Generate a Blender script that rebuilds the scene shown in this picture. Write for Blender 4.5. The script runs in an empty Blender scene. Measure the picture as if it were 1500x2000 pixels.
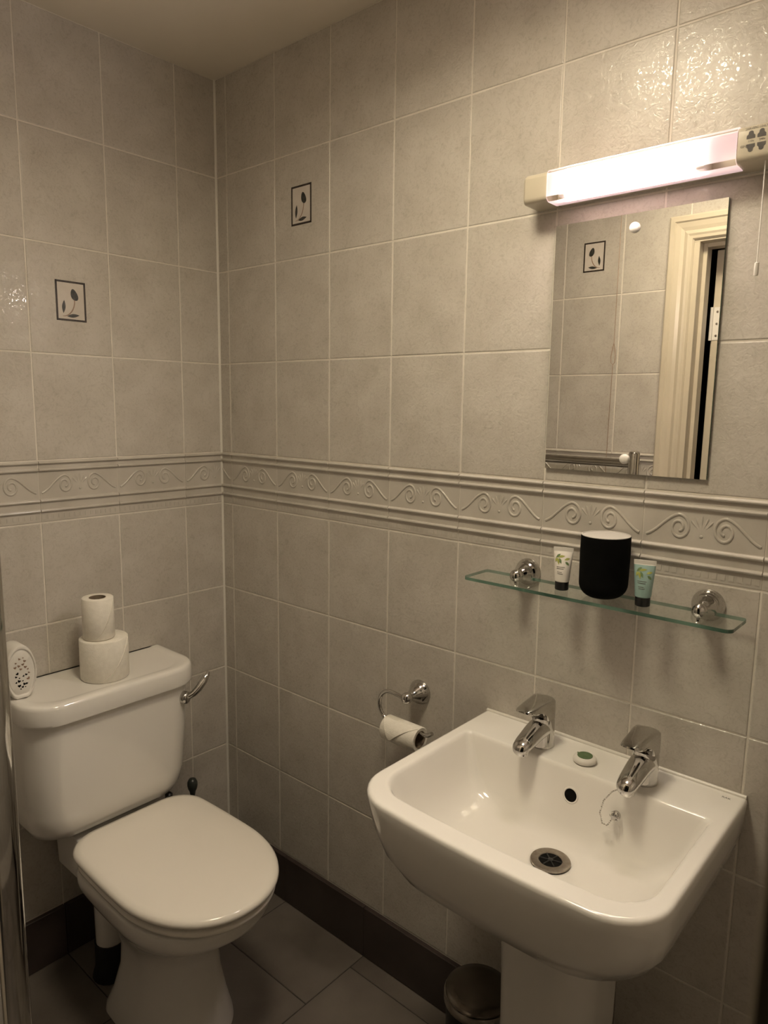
import bpy, bmesh, math, random
from mathutils import Vector, Matrix
random.seed(4)
C = bpy.context.scene.collection
SC = bpy.context.scene
PI = math.pi

# ------------------------------------------------------------------ camera, world, lights, exposure
CAM = Vector((1.7193, -1.2470, 1.4375)); YAW, PIT, ROL, FPX = -0.7173, -0.1497, 0.0141, 1384.0
cd = bpy.data.cameras.new('camera'); co = bpy.data.objects.new('camera', cd); C.objects.link(co)
f = Vector((math.sin(YAW)*math.cos(PIT), math.cos(YAW)*math.cos(PIT), math.sin(PIT)))
r = Vector((math.cos(YAW), -math.sin(YAW), 0)); u = r.cross(f)
r, u = math.cos(ROL)*r + math.sin(ROL)*u, -math.sin(ROL)*r + math.cos(ROL)*u
m = Matrix((r, u, -f)).transposed().to_4x4(); m.translation = CAM
co.matrix_world = m
cd.sensor_fit = 'VERTICAL'; cd.sensor_height = 24.0; cd.lens = FPX/2000*24.0
cd.clip_start = 0.01
cd.dof.use_dof = True; cd.dof.focus_distance = 1.75; cd.dof.aperture_fstop = 8.5
SC.camera = co
w = bpy.data.worlds.new('world'); SC.world = w; w.use_nodes = True
w.node_tree.nodes['Background'].inputs[0].default_value = (0.5, 0.42, 0.33, 1)
w.node_tree.nodes['Background'].inputs[1].default_value = 0.003
SC.view_settings.view_transform = 'Standard'; SC.view_settings.look = 'None'
SC.view_settings.gamma = 1.0; SC.view_settings.use_curve_mapping = False
SC.view_settings.exposure = 0.28
CEIL_E, DIFF_E, TUBE_E = 42.0, 0.4, 280.0          # lamp strengths: ceiling dome, shaver light diffuser, its tube

# ------------------------------------------------------------------ sizes of the room (metres)
TW, TH = 0.2, 0.2512                      # wall tile pitch
ZB = 1.147; ZA = 1.2957; ZC = ZA + 4*TH   # border bottom, border top, ceiling
XO, YO = 0.0466, 0.1256                   # first joints from the corner on the two walls
DY = -1.02                                # door wall face
RX = 1.95                                 # end of the room to the right
SK = ZB - 4*TH                            # top of the skirting

# ------------------------------------------------------------------ materials
def mat(name, col, rough=0.4, metal=0.0, spec=0.5, coat=0.0, trans=0.0):
    M = bpy.data.materials.new(name); M.use_nodes = True
    b = M.node_tree.nodes['Principled BSDF']
    b.inputs['Base Color'].default_value = (*col, 1); b.inputs['Roughness'].default_value = rough
    b.inputs['Metallic'].default_value = metal; b.inputs['Specular IOR Level'].default_value = spec
    b.inputs['Coat Weight'].default_value = coat; b.inputs['Transmission Weight'].default_value = trans
    return M
def N(M, t): return M.node_tree.nodes.new(t)
def L(M, a, b): M.node_tree.links.new(a, b)
def noisy(M, c1, c2, scale=8, detail=6, lo=0.35, hi=0.7, bump=0.0, bscale=60, bdist=0.001, rnd=True, dist=0.0, r1=None, r2=None):
    """two tone noise on object coordinates, shifted per object, with optional fine relief"""
    b = M.node_tree.nodes['Principled BSDF']
    tc = N(M, 'ShaderNodeTexCoord'); oi = N(M, 'ShaderNodeObjectInfo')
    sc_ = N(M, 'ShaderNodeVectorMath'); sc_.operation = 'SCALE'; sc_.inputs[0].default_value = (17, 31, 23)
    L(M, oi.outputs['Random'], sc_.inputs['Scale'])
    ad = N(M, 'ShaderNodeVectorMath'); ad.operation = 'ADD'
    L(M, tc.outputs['Object'], ad.inputs[0])
    if rnd: L(M, sc_.outputs[0], ad.inputs[1])
    n = N(M, 'ShaderNodeTexNoise'); n.inputs['Scale'].default_value = scale; n.inputs['Detail'].default_value = detail
    n.inputs['Distortion'].default_value = dist
    L(M, ad.outputs[0], n.inputs['Vector'])
    cr = N(M, 'ShaderNodeValToRGB'); cr.color_ramp.elements[0].position = lo; cr.color_ramp.elements[1].position = hi
    cr.color_ramp.elements[0].color = (*c1, 1); cr.color_ramp.elements[1].color = (*c2, 1)
    L(M, n.outputs['Fac'], cr.inputs[0]); L(M, cr.outputs[0], b.inputs['Base Color'])
    if r1 is not None:
        mr = N(M, 'ShaderNodeMapRange'); mr.inputs['To Min'].default_value = r1; mr.inputs['To Max'].default_value = r2
        L(M, n.outputs['Fac'], mr.inputs['Value']); L(M, mr.outputs[0], b.inputs['Roughness'])
    if bump:
        n2 = N(M, 'ShaderNodeTexNoise'); n2.inputs['Scale'].default_value = bscale; n2.inputs['Detail'].default_value = 5
        n2.inputs['Distortion'].default_value = 1.6
        L(M, ad.outputs[0], n2.inputs['Vector'])
        cr2 = N(M, 'ShaderNodeValToRGB'); cr2.color_ramp.elements[0].position = 0.40; cr2.color_ramp.elements[1].position = 0.58
        L(M, n2.outputs['Fac'], cr2.inputs[0])
        bp = N(M, 'ShaderNodeBump'); bp.inputs['Strength'].default_value = bump; bp.inputs['Distance'].default_value = bdist
        L(M, cr2.outputs[0], bp.inputs['Height']); L(M, bp.outputs[0], b.inputs['Normal'])
    return M
def emit_add(M, col, s):
    b = M.node_tree.nodes['Principled BSDF']
    b.inputs['Emission Color'].default_value = (*col, 1); b.inputs['Emission Strength'].default_value = s

def tile_material():
    M = mat('tile_glaze', (0.6, 0.56, 0.5), 0.13, spec=0.5)
    b = M.node_tree.nodes['Principled BSDF']
    tc = N(M, 'ShaderNodeTexCoord'); oi = N(M, 'ShaderNodeObjectInfo')
    sc_ = N(M, 'ShaderNodeVectorMath'); sc_.operation = 'SCALE'; sc_.inputs[0].default_value = (17, 31, 23)
    L(M, oi.outputs['Random'], sc_.inputs['Scale'])
    ad = N(M, 'ShaderNodeVectorMath'); ad.operation = 'ADD'
    L(M, tc.outputs['Object'], ad.inputs[0]); L(M, sc_.outputs[0], ad.inputs[1])
    # cloudy base
    n = N(M, 'ShaderNodeTexNoise'); n.inputs['Scale'].default_value = 14; n.inputs['Detail'].default_value = 6
    L(M, ad.outputs[0], n.inputs['Vector'])
    cr = N(M, 'ShaderNodeValToRGB'); cr.color_ramp.elements[0].position = 0.3; cr.color_ramp.elements[1].position = 0.72
    cr.color_ramp.elements[0].color = (0.475, 0.44, 0.39, 1); cr.color_ramp.elements[1].color = (0.56, 0.525, 0.475, 1)
    L(M, n.outputs['Fac'], cr.inputs[0])
    # fine darker scratches
    n3 = N(M, 'ShaderNodeTexNoise'); n3.inputs['Scale'].default_value = 42; n3.inputs['Detail'].default_value = 7
    n3.inputs['Distortion'].default_value = 3.0
    L(M, ad.outputs[0], n3.inputs['Vector'])
    cr3 = N(M, 'ShaderNodeValToRGB'); cr3.color_ramp.elements[0].position = 0.30; cr3.color_ramp.elements[1].position = 0.48
    cr3.color_ramp.elements[0].color = (0.89, 0.885, 0.875, 1); cr3.color_ramp.elements[1].color = (1, 1, 1, 1)
    L(M, n3.outputs['Fac'], cr3.inputs[0])
    mx = N(M, 'ShaderNodeMix'); mx.data_type = 'RGBA'; mx.blend_type = 'MULTIPLY'; mx.inputs[0].default_value = 1.0
    L(M, cr.outputs[0], mx.inputs[6]); L(M, cr3.outputs[0], mx.inputs[7]); L(M, mx.outputs[2], b.inputs['Base Color'])
    # embossed skin of the glaze
    n2 = N(M, 'ShaderNodeTexNoise'); n2.inputs['Scale'].default_value = 55; n2.inputs['Detail'].default_value = 5
    n2.inputs['Distortion'].default_value = 2.0
    L(M, ad.outputs[0], n2.inputs['Vector'])
    cr2 = N(M, 'ShaderNodeValToRGB'); cr2.color_ramp.elements[0].position = 0.42; cr2.color_ramp.elements[1].position = 0.56
    L(M, n2.outputs['Fac'], cr2.inputs[0])
    fl = N(M, 'ShaderNodeValToRGB'); fl.color_ramp.elements[0].position = 0.56; fl.color_ramp.elements[1].position = 0.615
    fl.color_ramp.elements[0].color = (0.36, 0.36, 0.36, 1); fl.color_ramp.elements[1].color = (0.075, 0.075, 0.075, 1)
    n5 = N(M, 'ShaderNodeTexNoise'); n5.inputs['Scale'].default_value = 85; n5.inputs['Detail'].default_value = 4; n5.inputs['Distortion'].default_value = 2.5
    L(M, ad.outputs[0], n5.inputs['Vector']); L(M, n5.outputs['Fac'], fl.inputs[0]); L(M, fl.outputs[0], b.inputs['Roughness'])
    bp = N(M, 'ShaderNodeBump'); bp.inputs['Strength'].default_value = 0.16; bp.inputs['Distance'].default_value = 0.0008
    L(M, cr2.outputs[0], bp.inputs['Height']); L(M, bp.outputs[0], b.inputs['Normal'])
    return M
m_tile = tile_material()
m_border = noisy(mat('border_glaze', (0.6, 0.56, 0.5), 0.16), (0.475, 0.44, 0.39), (0.56, 0.525, 0.475), 14, 6, 0.3, 0.72)
m_grout = noisy(mat('grout', (0.66, 0.62, 0.55), 0.6), (0.67, 0.625, 0.555), (0.76, 0.715, 0.645), 30)
m_sil = mat('silicone', (0.72, 0.69, 0.63), 0.25)
m_ceil = noisy(mat('ceiling_paint', (0.5, 0.45, 0.38), 0.55), (0.74, 0.68, 0.585), (0.78, 0.72, 0.625), 3)
m_floor = noisy(mat('floor_tile', (0.09, 0.08, 0.07), 0.45), (0.10, 0.083, 0.07), (0.19, 0.165, 0.142), 5, 9, 0.3, 0.75, bump=0.15, bscale=40, bdist=0.001, r1=0.35, r2=0.55)
m_fgrout = noisy(mat('floor_grout', (0.14, 0.125, 0.11), 0.7), (0.03, 0.026, 0.022), (0.06, 0.052, 0.045), 30)
m_skirt = noisy(mat('skirting_tile', (0.06, 0.045, 0.04), 0.4), (0.040, 0.028, 0.025), (0.066, 0.049, 0.045), 6, 8)
m_cer = noisy(mat('ceramic', (0.80, 0.77, 0.72), 0.09, coat=0.3), (0.80, 0.775, 0.73), (0.83, 0.805, 0.76), 3)
m_seat = noisy(mat('seat_plastic', (0.80, 0.76, 0.69), 0.16), (0.86, 0.815, 0.74), (0.89, 0.845, 0.77), 3)
m_chrome = noisy(mat('chrome', (0.78, 0.77, 0.75), 0.06, metal=1.0), (0.56, 0.545, 0.525), (0.62, 0.605, 0.585), 40)
m_chrome_d = noisy(mat('satin_chrome', (0.5, 0.48, 0.45), 0.28, metal=1.0), (0.40, 0.37, 0.33), (0.55, 0.52, 0.48), 60)
m_steel = noisy(mat('worn_steel', (0.34, 0.30, 0.26), 0.3, metal=1.0), (0.30, 0.26, 0.22), (0.42, 0.38, 0.33), 90)
m_binlid = noisy(mat('bin_lid_steel', (0.2, 0.17, 0.15), 0.22, metal=0.9), (0.11, 0.095, 0.08), (0.15, 0.13, 0.11), 20)
m_black = noisy(mat('black_plastic', (0.006, 0.006, 0.006), 0.35), (0.005, 0.005, 0.005), (0.010, 0.010, 0.010), 30)
m_soft = noisy(mat('black_soft_touch', (0.004, 0.004, 0.004), 0.9, spec=0.06), (0.003, 0.003, 0.003), (0.005, 0.005, 0.005), 30)
m_liner = noisy(mat('liner_plastic', (0.45, 0.43, 0.4), 0.5), (0.44, 0.42, 0.385), (0.48, 0.46, 0.42), 10)
m_hole = noisy(mat('dark_hole', (0.004, 0.0035, 0.003), 0.8, spec=0.1), (0.003, 0.003, 0.003), (0.006, 0.005, 0.004), 30)
m_white = noisy(mat('white_plastic', (0.78, 0.75, 0.70), 0.3), (0.76, 0.73, 0.68), (0.80, 0.77, 0.72), 10)
m_cream = noisy(mat('cream_plastic', (0.66, 0.60, 0.47), 0.32), (0.54, 0.49, 0.39), (0.58, 0.525, 0.42), 10)
m_paint = noisy(mat('cream_gloss_paint', (0.74, 0.66, 0.52), 0.28), (0.56, 0.50, 0.395), (0.60, 0.535, 0.425), 6)
m_paper = noisy(mat('tissue_paper', (0.84, 0.80, 0.72), 0.9, spec=0.1), (0.80, 0.76, 0.68), (0.87, 0.83, 0.75), 90, 6, 0.3, 0.7, bump=0.35, bscale=220, bdist=0.0006)
m_card = noisy(mat('cardboard', (0.20, 0.15, 0.10), 0.9), (0.17, 0.125, 0.085), (0.23, 0.18, 0.125), 60)
m_green = noisy(mat('green_print', (0.12, 0.19, 0.08), 0.5), (0.10, 0.165, 0.065), (0.14, 0.21, 0.09), 60)
m_lime = noisy(mat('lime_print', (0.34, 0.36, 0.08), 0.5), (0.30, 0.32, 0.07), (0.38, 0.40, 0.10), 60)
m_cream_tube = noisy(mat('cream_tube', (0.78, 0.74, 0.68), 0.35), (0.76, 0.72, 0.66), (0.80, 0.76, 0.70), 20)
m_teal_tube = noisy(mat('teal_tube', (0.26, 0.38, 0.35), 0.35), (0.235, 0.355, 0.325), (0.285, 0.405, 0.375), 20)
m_ink = noisy(mat('dark_ink', (0.03, 0.022, 0.018), 0.4), (0.022, 0.015, 0.012), (0.05, 0.036, 0.028), 200)
m_ink2 = noisy(mat('slate_ink', (0.03, 0.035, 0.03), 0.35), (0.018, 0.022, 0.018), (0.07, 0.065, 0.06), 160)
m_stem = noisy(mat('brown_ink', (0.30, 0.20, 0.15), 0.4), (0.26, 0.17, 0.12), (0.34, 0.23, 0.17), 60)
m_print = noisy(mat('print_ground', (0.60, 0.55, 0.50), 0.15), (0.58, 0.53, 0.48), (0.63, 0.58, 0.53), 30)
m_txt = noisy(mat('grey_ink', (0.12, 0.105, 0.09), 0.5), (0.10, 0.09, 0.075), (0.14, 0.12, 0.105), 60)
m_gash = noisy(mat('brush_handle', (0.025, 0.03, 0.027), 0.35), (0.02, 0.025, 0.022), (0.035, 0.04, 0.036), 20)
m_dark = noisy(mat('corridor_unlit_dark', (0.10, 0.08, 0.06), 0.7), (0.012, 0.010, 0.008), (0.02, 0.016, 0.013), 3)  # near-black colour stands in for the unlit corridor, keeps bounce off the jamb
m_mirror = mat('silvered_glass', (0.80, 0.79, 0.755), 0.0, metal=1.0)
m_gedge = noisy(mat('glass_edge', (0.10, 0.19, 0.14), 0.1), (0.045, 0.095, 0.07), (0.17, 0.28, 0.22), 14, 3)
m_soapg = noisy(mat('soap_label', (0.10, 0.16, 0.07), 0.5), (0.085, 0.14, 0.06), (0.12, 0.18, 0.085), 80)

def thin_glass():
    M = bpy.data.materials.new('shelf_glass'); M.use_nodes = True
    nt = M.node_tree; nt.nodes.remove(nt.nodes['Principled BSDF'])
    tr = N(M, 'ShaderNodeBsdfTransparent'); tr.inputs[0].default_value = (0.965, 0.985, 0.972, 1)
    gl = N(M, 'ShaderNodeBsdfGlossy'); gl.inputs['Roughness'].default_value = 0.01; gl.inputs[0].default_value = (0.95, 1, 0.97, 1)
    f0 = N(M, 'ShaderNodeFresnel'); f0.inputs[0].default_value = 1.52
    ge = N(M, 'ShaderNodeNewGeometry'); iv = N(M, 'ShaderNodeMath'); iv.operation = 'SUBTRACT'; iv.inputs[0].default_value = 1.0; L(M, ge.outputs['Backfacing'], iv.inputs[1])
    fr = N(M, 'ShaderNodeMath'); fr.operation = 'MULTIPLY'; L(M, f0.outputs[0], fr.inputs[0]); L(M, iv.outputs[0], fr.inputs[1])
    mx = N(M, 'ShaderNodeMixShader'); L(M, fr.outputs[0], mx.inputs[0]); L(M, tr.outputs[0], mx.inputs[1]); L(M, gl.outputs[0], mx.inputs[2])
    L(M, mx.outputs[0], nt.nodes['Material Output'].inputs[0])
    return M
m_glass = thin_glass()
def diffuser_mat():
    M = bpy.data.materials.new('lamp_diffuser'); M.use_nodes = True
    nt = M.node_tree; nt.nodes.remove(nt.nodes['Principled BSDF'])
    tl = N(M, 'ShaderNodeBsdfTranslucent'); tl.inputs[0].default_value = (0.95, 0.79, 0.82, 1)
    tp = N(M, 'ShaderNodeBsdfTransparent'); tp.inputs[0].default_value = (1.0, 0.96, 0.95, 1)
    df = N(M, 'ShaderNodeBsdfPrincipled'); df.inputs['Base Color'].default_value = (0.86, 0.72, 0.74, 1); df.inputs['Roughness'].default_value = 0.25
    e = N(M, 'ShaderNodeEmission'); e.inputs[0].default_value = (1.0, 0.74, 0.77, 1); e.inputs[1].default_value = DIFF_E
    m1 = N(M, 'ShaderNodeMixShader'); m1.inputs[0].default_value = 0.5; L(M, tl.outputs[0], m1.inputs[1]); L(M, tp.outputs[0], m1.inputs[2])
    m2 = N(M, 'ShaderNodeMixShader'); m2.inputs[0].default_value = 0.2; L(M, m1.outputs[0], m2.inputs[1]); L(M, df.outputs[0], m2.inputs[2])
    ad = N(M, 'ShaderNodeAddShader'); L(M, m2.outputs[0], ad.inputs[0]); L(M, e.outputs[0], ad.inputs[1])
    L(M, ad.outputs[0], nt.nodes['Material Output'].inputs[0])
    return M
m_diff = diffuser_mat()
def clear_mat():
    M = bpy.data.materials.new('clear_inner_skin'); M.use_nodes = True
    nt = M.node_tree; nt.nodes.remove(nt.nodes['Principled BSDF'])
    L(M, N(M, 'ShaderNodeBsdfTransparent').outputs[0], nt.nodes['Material Output'].inputs[0]); return M
m_clear = clear_mat()
m_tube = mat('lit_tube', (0.9, 0.9, 0.9), 0.4); emit_add(m_tube, (1.0, 0.88, 0.80), TUBE_E)
m_dome = mat('lit_dome', (0.85, 0.8, 0.7), 0.3); emit_add(m_dome, (1.0, 0.865, 0.63), CEIL_E)

# ------------------------------------------------------------------ object helpers
def obj(name, bm, material, parent=None, smooth=None, loc=None):
    me = bpy.data.meshes.new(name); bm.normal_update(); bm.to_mesh(me); bm.free()
    for x in (material if isinstance(material, (list, tuple)) else [material]): me.materials.append(x)
    if smooth is not None:
        for p in me.polygons: p.use_smooth = True
        if smooth < 180: me.set_sharp_from_angle(angle=math.radians(smooth))
    return link(name, me, parent, loc)
def link(name, me, parent=None, loc=None):
    o = bpy.data.objects.new(name, me); C.objects.link(o)
    if loc: o.location = loc
    if parent:
        o.parent = parent
        o.matrix_parent_inverse = world_of(parent).inverted()
    return o
def world_of(o):
    mm = Matrix.LocRotScale(o.location, o.rotation_euler, o.scale)
    if o.parent: mm = world_of(o.parent) @ o.matrix_parent_inverse @ mm
    return mm
def tag(o, label, cat, kind=None, group=None):
    o['label'] = label; o['category'] = cat
    if kind: o['kind'] = kind
    if group: o['group'] = group
    return o
def thing(name, label, cat, loc, group=None, kind=None):
    o = bpy.data.objects.new(name, None); C.objects.link(o); o.location = loc; o.empty_display_size = 0.05
    return tag(o, label, cat, kind, group)
def lab(o, t): o['label'] = t; return o

# ------------------------------------------------------------------ shape helpers
def box(bm, a, b, bev=0.0, seg=2):
    a, b = Vector(a), Vector(b)
    res = bmesh.ops.create_cube(bm, size=1.0, matrix=Matrix.Translation((a+b)/2) @ Matrix.Diagonal((*[abs(q) for q in (b-a)], 1)))
    if bev:
        es = list({e for v in res['verts'] for e in v.link_edges})
        bmesh.ops.bevel(bm, geom=es, offset=bev, segments=seg, affect='EDGES', profile=0.5)
    return bm
def nbox(a, b, bev=0.0, seg=2): return box(bmesh.new(), a, b, bev, seg)
def loft(bm, rings, c0=True, c1=True, mi=0):
    vs = [[bm.verts.new(p) for p in rg] for rg in rings]
    n = len(vs[0])
    for a, b in zip(vs, vs[1:]):
        for i in range(n):
            fa = bm.faces.new((a[i], a[(i+1) % n], b[(i+1) % n], b[i])); fa.material_index = mi
    if c0: bm.faces.new(list(reversed(vs[0]))).material_index = mi
    if c1: bm.faces.new(vs[-1]).material_index = mi
    return vs
def fix(bm): bmesh.ops.recalc_face_normals(bm, faces=bm.faces[:]); return bm
def frame(axis):
    axis = Vector(axis).normalized()
    t = Vector((0, 0, 1)) if abs(axis.z) < 0.9 else Vector((1, 0, 0))
    a = axis.cross(t).normalized(); return a, axis.cross(a).normalized(), axis
def lathe(bm, prof, org=(0, 0, 0), axis=(0, 0, 1), n=32, sx=1.0, sy=1.0):
    """prof: (radius, height) pairs along axis"""
    a, b, ax = frame(axis); org = Vector(org)
    rings = [[org + ax*h + a*(max(rr, 1e-5)*sx*math.cos(2*PI*i/n)) + b*(max(rr, 1e-5)*sy*math.sin(2*PI*i/n)) for i in range(n)] for rr, h in prof]
    loft(bm, rings, True, True); return fix(bm)
def tube(bm, pts, rad, n=10, flat=None, closed=False):
    """sweep a circle along pts; rad is a number or one per point"""
    pts = [Vector(p) for p in pts]; k = len(pts)
    rads = rad if isinstance(rad, (list, tuple)) else [rad]*k
    rings = []; up = None
    for i, p in enumerate(pts):
        t = (pts[min(i+1, k-1)] - pts[max(i-1, 0)]).normalized()
        if up is None: a, b, _ = frame(t)
        else:
            a = (up - t*up.dot(t)).normalized(); b = t.cross(a).normalized()
        up = a
        rings.append([p + (a*math.cos(2*PI*j/n) + b*math.sin(2*PI*j/n))*rads[i] for j in range(n)])
    loft(bm, rings, not closed, not closed); return fix(bm)
def arc(c, rx, ry, a0, a1, n, plane='xz', y=0):
    out = []
    for i in range(n+1):
        a = math.radians(a0 + (a1-a0)*i/n); p, q = c[0] + rx*math.cos(a), c[1] + ry*math.sin(a)
        out.append((p, y, q) if plane == 'xz' else (p, q, y))
    return out
def prism(bm, poly, d, org, ex, ey, ez, mi=0):
    """extrude a 2-D outline by d along ez"""
    org, ex, ey, ez = Vector(org), Vector(ex), Vector(ey), Vector(ez)
    r0 = [org + ex*p[0] + ey*p[1] for p in poly]
    loft(bm, [r0, [p + ez*d for p in r0]], True, True, mi); return bm
def rring(x0, x1, y0, y1, rf, rb, z, bow=0.0, nc=8, ne=10):
    """rounded rectangle, y0 = front (towards the room), corners rf in front, rb behind"""
    pts = []
    def corner(cx, cy, rad, a0):
        for i in range(nc+1):
            a = a0 + (PI/2)*i/nc; pts.append([cx + rad*math.cos(a), cy + rad*math.sin(a)])
    def edge(p, q):
        for i in range(1, ne): pts.append([p[0] + (q[0]-p[0])*i/ne, p[1] + (q[1]-p[1])*i/ne])
    corner(x0+rf, y0+rf, rf, PI); edge((x0+rf, y0), (x1-rf, y0))
    corner(x1-rf, y0+rf, rf, 1.5*PI); edge((x1, y0+rf), (x1, y1-rb))
    corner(x1-rb, y1-rb, rb, 0); edge((x1-rb, y1), (x0+rb, y1))
    corner(x0+rb, y1-rb, rb, PI/2); edge((x0, y1-rb), (x0, y0+rf))
    xc, hw = (x0+x1)/2, (x1-x0)/2; ym = (y0+y1)/2
    for p in pts:
        if bow and p[1] < ym: p[1] -= bow*(1-((p[0]-xc)/hw)**2)*min(1, (ym-p[1])/(ym-y0))
    return [Vector((p[0], p[1], z)) for p in pts]
def text(name, body, size, mtx, material, parent):
    cu = bpy.data.curves.new(name, 'FONT'); cu.body = body; cu.size = size; cu.extrude = 0.0001; cu.align_x = 'CENTER'; cu.align_y = 'CENTER'
    cu.resolution_u = 2
    o = bpy.data.objects.new(name, cu); C.objects.link(o); dg = bpy.context.evaluated_depsgraph_get()
    me = bpy.data.meshes.new_from_object(o.evaluated_get(dg)); bpy.data.objects.remove(o)
    me.transform(mtx); me.materials.clear(); me.materials.append(material)
    return link(name, me, parent)

# ================================================================== THE ROOM SHELL
T = 0.10
wall_r = tag(obj('wall_right', nbox((-T, 0.0012, 0), (RX+T, 0.0012+T, ZC)), m_grout), 'tiled wall behind the washbasin, mirror and glass shelf', 'wall', 'structure')
wall_l = tag(obj('wall_left', nbox((-T-0.0012, DY-T, 0), (-0.0012, 0.0012, ZC)), m_grout), 'tiled wall behind the toilet cistern', 'wall', 'structure')
OX0, OX1, OZ = 0.949, 1.71, 1.955         # door opening in the masonry
bm = bmesh.new()
box(bm, (-0.0012, DY-T, 0), (OX0, DY-0.0012, ZC)); box(bm, (OX1, DY-T, 0), (RX+T, DY-0.0012, ZC)); box(bm, (OX0, DY-T, OZ), (OX1, DY-0.0012, ZC))
wall_f = tag(obj('wall_front', bm, m_grout), 'tiled wall with the doorway, seen in the mirror', 'wall', 'structure')
wall_e = tag(obj('wall_end', nbox((RX, DY, 0), (RX+T, 0.0012, ZC)), m_grout), 'tiled end wall past the doorway', 'wall', 'structure')
tag(obj('ceiling', nbox((-T, -2.3, ZC), (RX+T, T, ZC+0.05)), m_ceil), 'plain beige painted ceiling', 'ceiling', 'structure')
floor = tag(obj('floor', nbox((-T, -2.3, -0.06), (RX+T, T, -0.0015)), m_fgrout), 'dark brown tiled floor', 'floor', 'structure')
tag(obj('wall_corridor', nbox((-T, -2.4, 0), (RX+T, -2.3, ZC)), m_dark), 'unlit corridor wall outside the doorway, shade put into its near-black colour', 'wall', 'structure')
tag(obj('wall_corridor_end', nbox((RX+0.5, -2.3, 0), (RX+0.6, DY-T, ZC)), m_dark), 'unlit corridor wall past the doorway, shade put into its near-black colour', 'wall', 'structure')

# ---- wall tiles: one mesh per size, front face at depth 0 of its own frame, lying in local x (width), z (height), facing -y
G = 0.0034
cache = {}
def tile_mesh(wd, h):
    k = (round(wd, 4), round(h, 4))
    if k not in cache:
        bm = bmesh.new(); rg = []
        for ins, y in ((0, 0.0035), (0, 0.0009), (0.0006, 0.0003), (0.0018, 0.0)):
            a, b = wd/2-ins, h/2-ins
            rg.append([Vector((-a, y, -b)), Vector((a, y, -b)), Vector((a, y, b)), Vector((-a, y, b))])
        loft(bm, rg); fix(bm)
        me = bpy.data.meshes.new('tile'); bm.to_mesh(me); bm.free(); me.materials.append(m_tile); cache[k] = me
    return cache[k]
def wall_frame(which):
    if which == 'r': return wall_r, lambda s, z: (s, 0, z), 0.0
    if which == 'l': return wall_l, lambda s, z: (0, -s, z), PI/2          # s runs from the corner towards the room
    if which == 'e': return wall_e, lambda s, z: (RX-0.0012, -s, z), -PI/2
    return wall_f, lambda s, z: (s, DY, z), PI
def put(which, name, me, s, z):
    wo, fn, rz = wall_frame(which)
    o = link(name, me); o.location = fn(s, z); o.rotation_euler = (0, 0, rz)
    jit = 0.0016
    o.rotation_euler.x = random.uniform(-jit, jit); o.rotation_euler.z += random.uniform(-jit, jit)
    o.parent = wo; return o
# raised border: ridges, scroll field, ridges, dentil band
def border_mesh(wd):
    H = ZA - ZB; bm = bmesh.new()
    prof = [(0.0015, 0.0035), (0.0015, 0.0005), (0.0030, 0.0), (0.0235, 0.0)]
    def ridge(zc, rr=0.0040, p=0.0055):
        return [(zc + rr*math.cos(a), -p*max(0, math.sin(a))) for a in [PI - PI*i/6 for i in range(7)]]
    prof += ridge(0.0285) + [(0.0345, 0.0), (0.0475, 0.0)] + ridge(0.0525) + [(0.0575, 0.0004), (0.1215, 0.0004)] + ridge(0.1265) + [(0.132, 0.0), (0.1385, 0.0)] + ridge(0.1435, 0.0037)
    prof += [(H-0.0012, 0.0), (H-0.0012, 0.0035)]
    rg = [[Vector((x, p[1], p[0]-H/2)) for p in prof] for x in (-wd/2, wd/2)]
    loft(bm, rg); fix(bm)
    me = bpy.data.meshes.new('border_tile'); bm.to_mesh(me); bm.free(); me.materials.append(m_border); return me
def relief_mesh(x0, x1):
    """scrolls and palmette of one border tile (local x -0.1..0.1), clipped to x0..x1"""
    H = ZA-ZB; zc = 0.0895-H/2; bm = bmesh.new(); y = 0.0014
    for s in (-1, 1):
        pts = []
        for t in range(13):
            q = t/12; pts.append((0.0985 - 0.062*q, -0.019 + 0.041*(q*q*(3-2*q))))
        for t in range(1, 34):
            a = math.radians(62 + 17.0*t); rr = 0.0235*(1 - t/33*0.76)
            pts.append((0.0375 + rr*0.82*math.cos(a)*1.0, -0.0005 + rr*math.sin(a)))
        pts = [(s*p[0], y, zc+p[1]) for p in pts if x0 <= s*p[0] <= x1]
        if len(pts) > 6: tube(bm, pts, [0.0030]*len(pts), 8)
    if x0 < -0.02 and x1 > 0.02:
        for s in (-1.1, -0.55, 0, 0.55, 1.1):
            a = s*0.62; l = 0.026 - abs(s)*0.004
            tube(bm, [(0.004*s + l*t*math.sin(a), y, zc - 0.003 + l*t*math.cos(a)) for t in (0, 0.3, 0.6, 0.85, 1.0)], [0.0008, 0.0014, 0.0022, 0.0027, 0.0014], 6)
        lathe(bm, [(0.0035, 0.0), (0.003, 0.0014), (0.001, 0.0022)], (0, y, zc-0.013), (0, -1, 0), 10)
    for i in range(15):
        x = -0.093 + 0.01328*i
        if x0+0.005 < x < x1-0.005: box(bm, (x-0.0038, -0.0007, 0.008-H/2), (x+0.0038, 0.001, 0.018-H/2))
    me = bpy.data.meshes.new('scroll_relief'); fix(bm); bm.to_mesh(me); bm.free(); me.materials.append(m_border)
    for p in me.polygons: p.use_smooth = True
    me.set_sharp_from_angle(angle=math.radians(50))
    return me
bcache = {}
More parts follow.
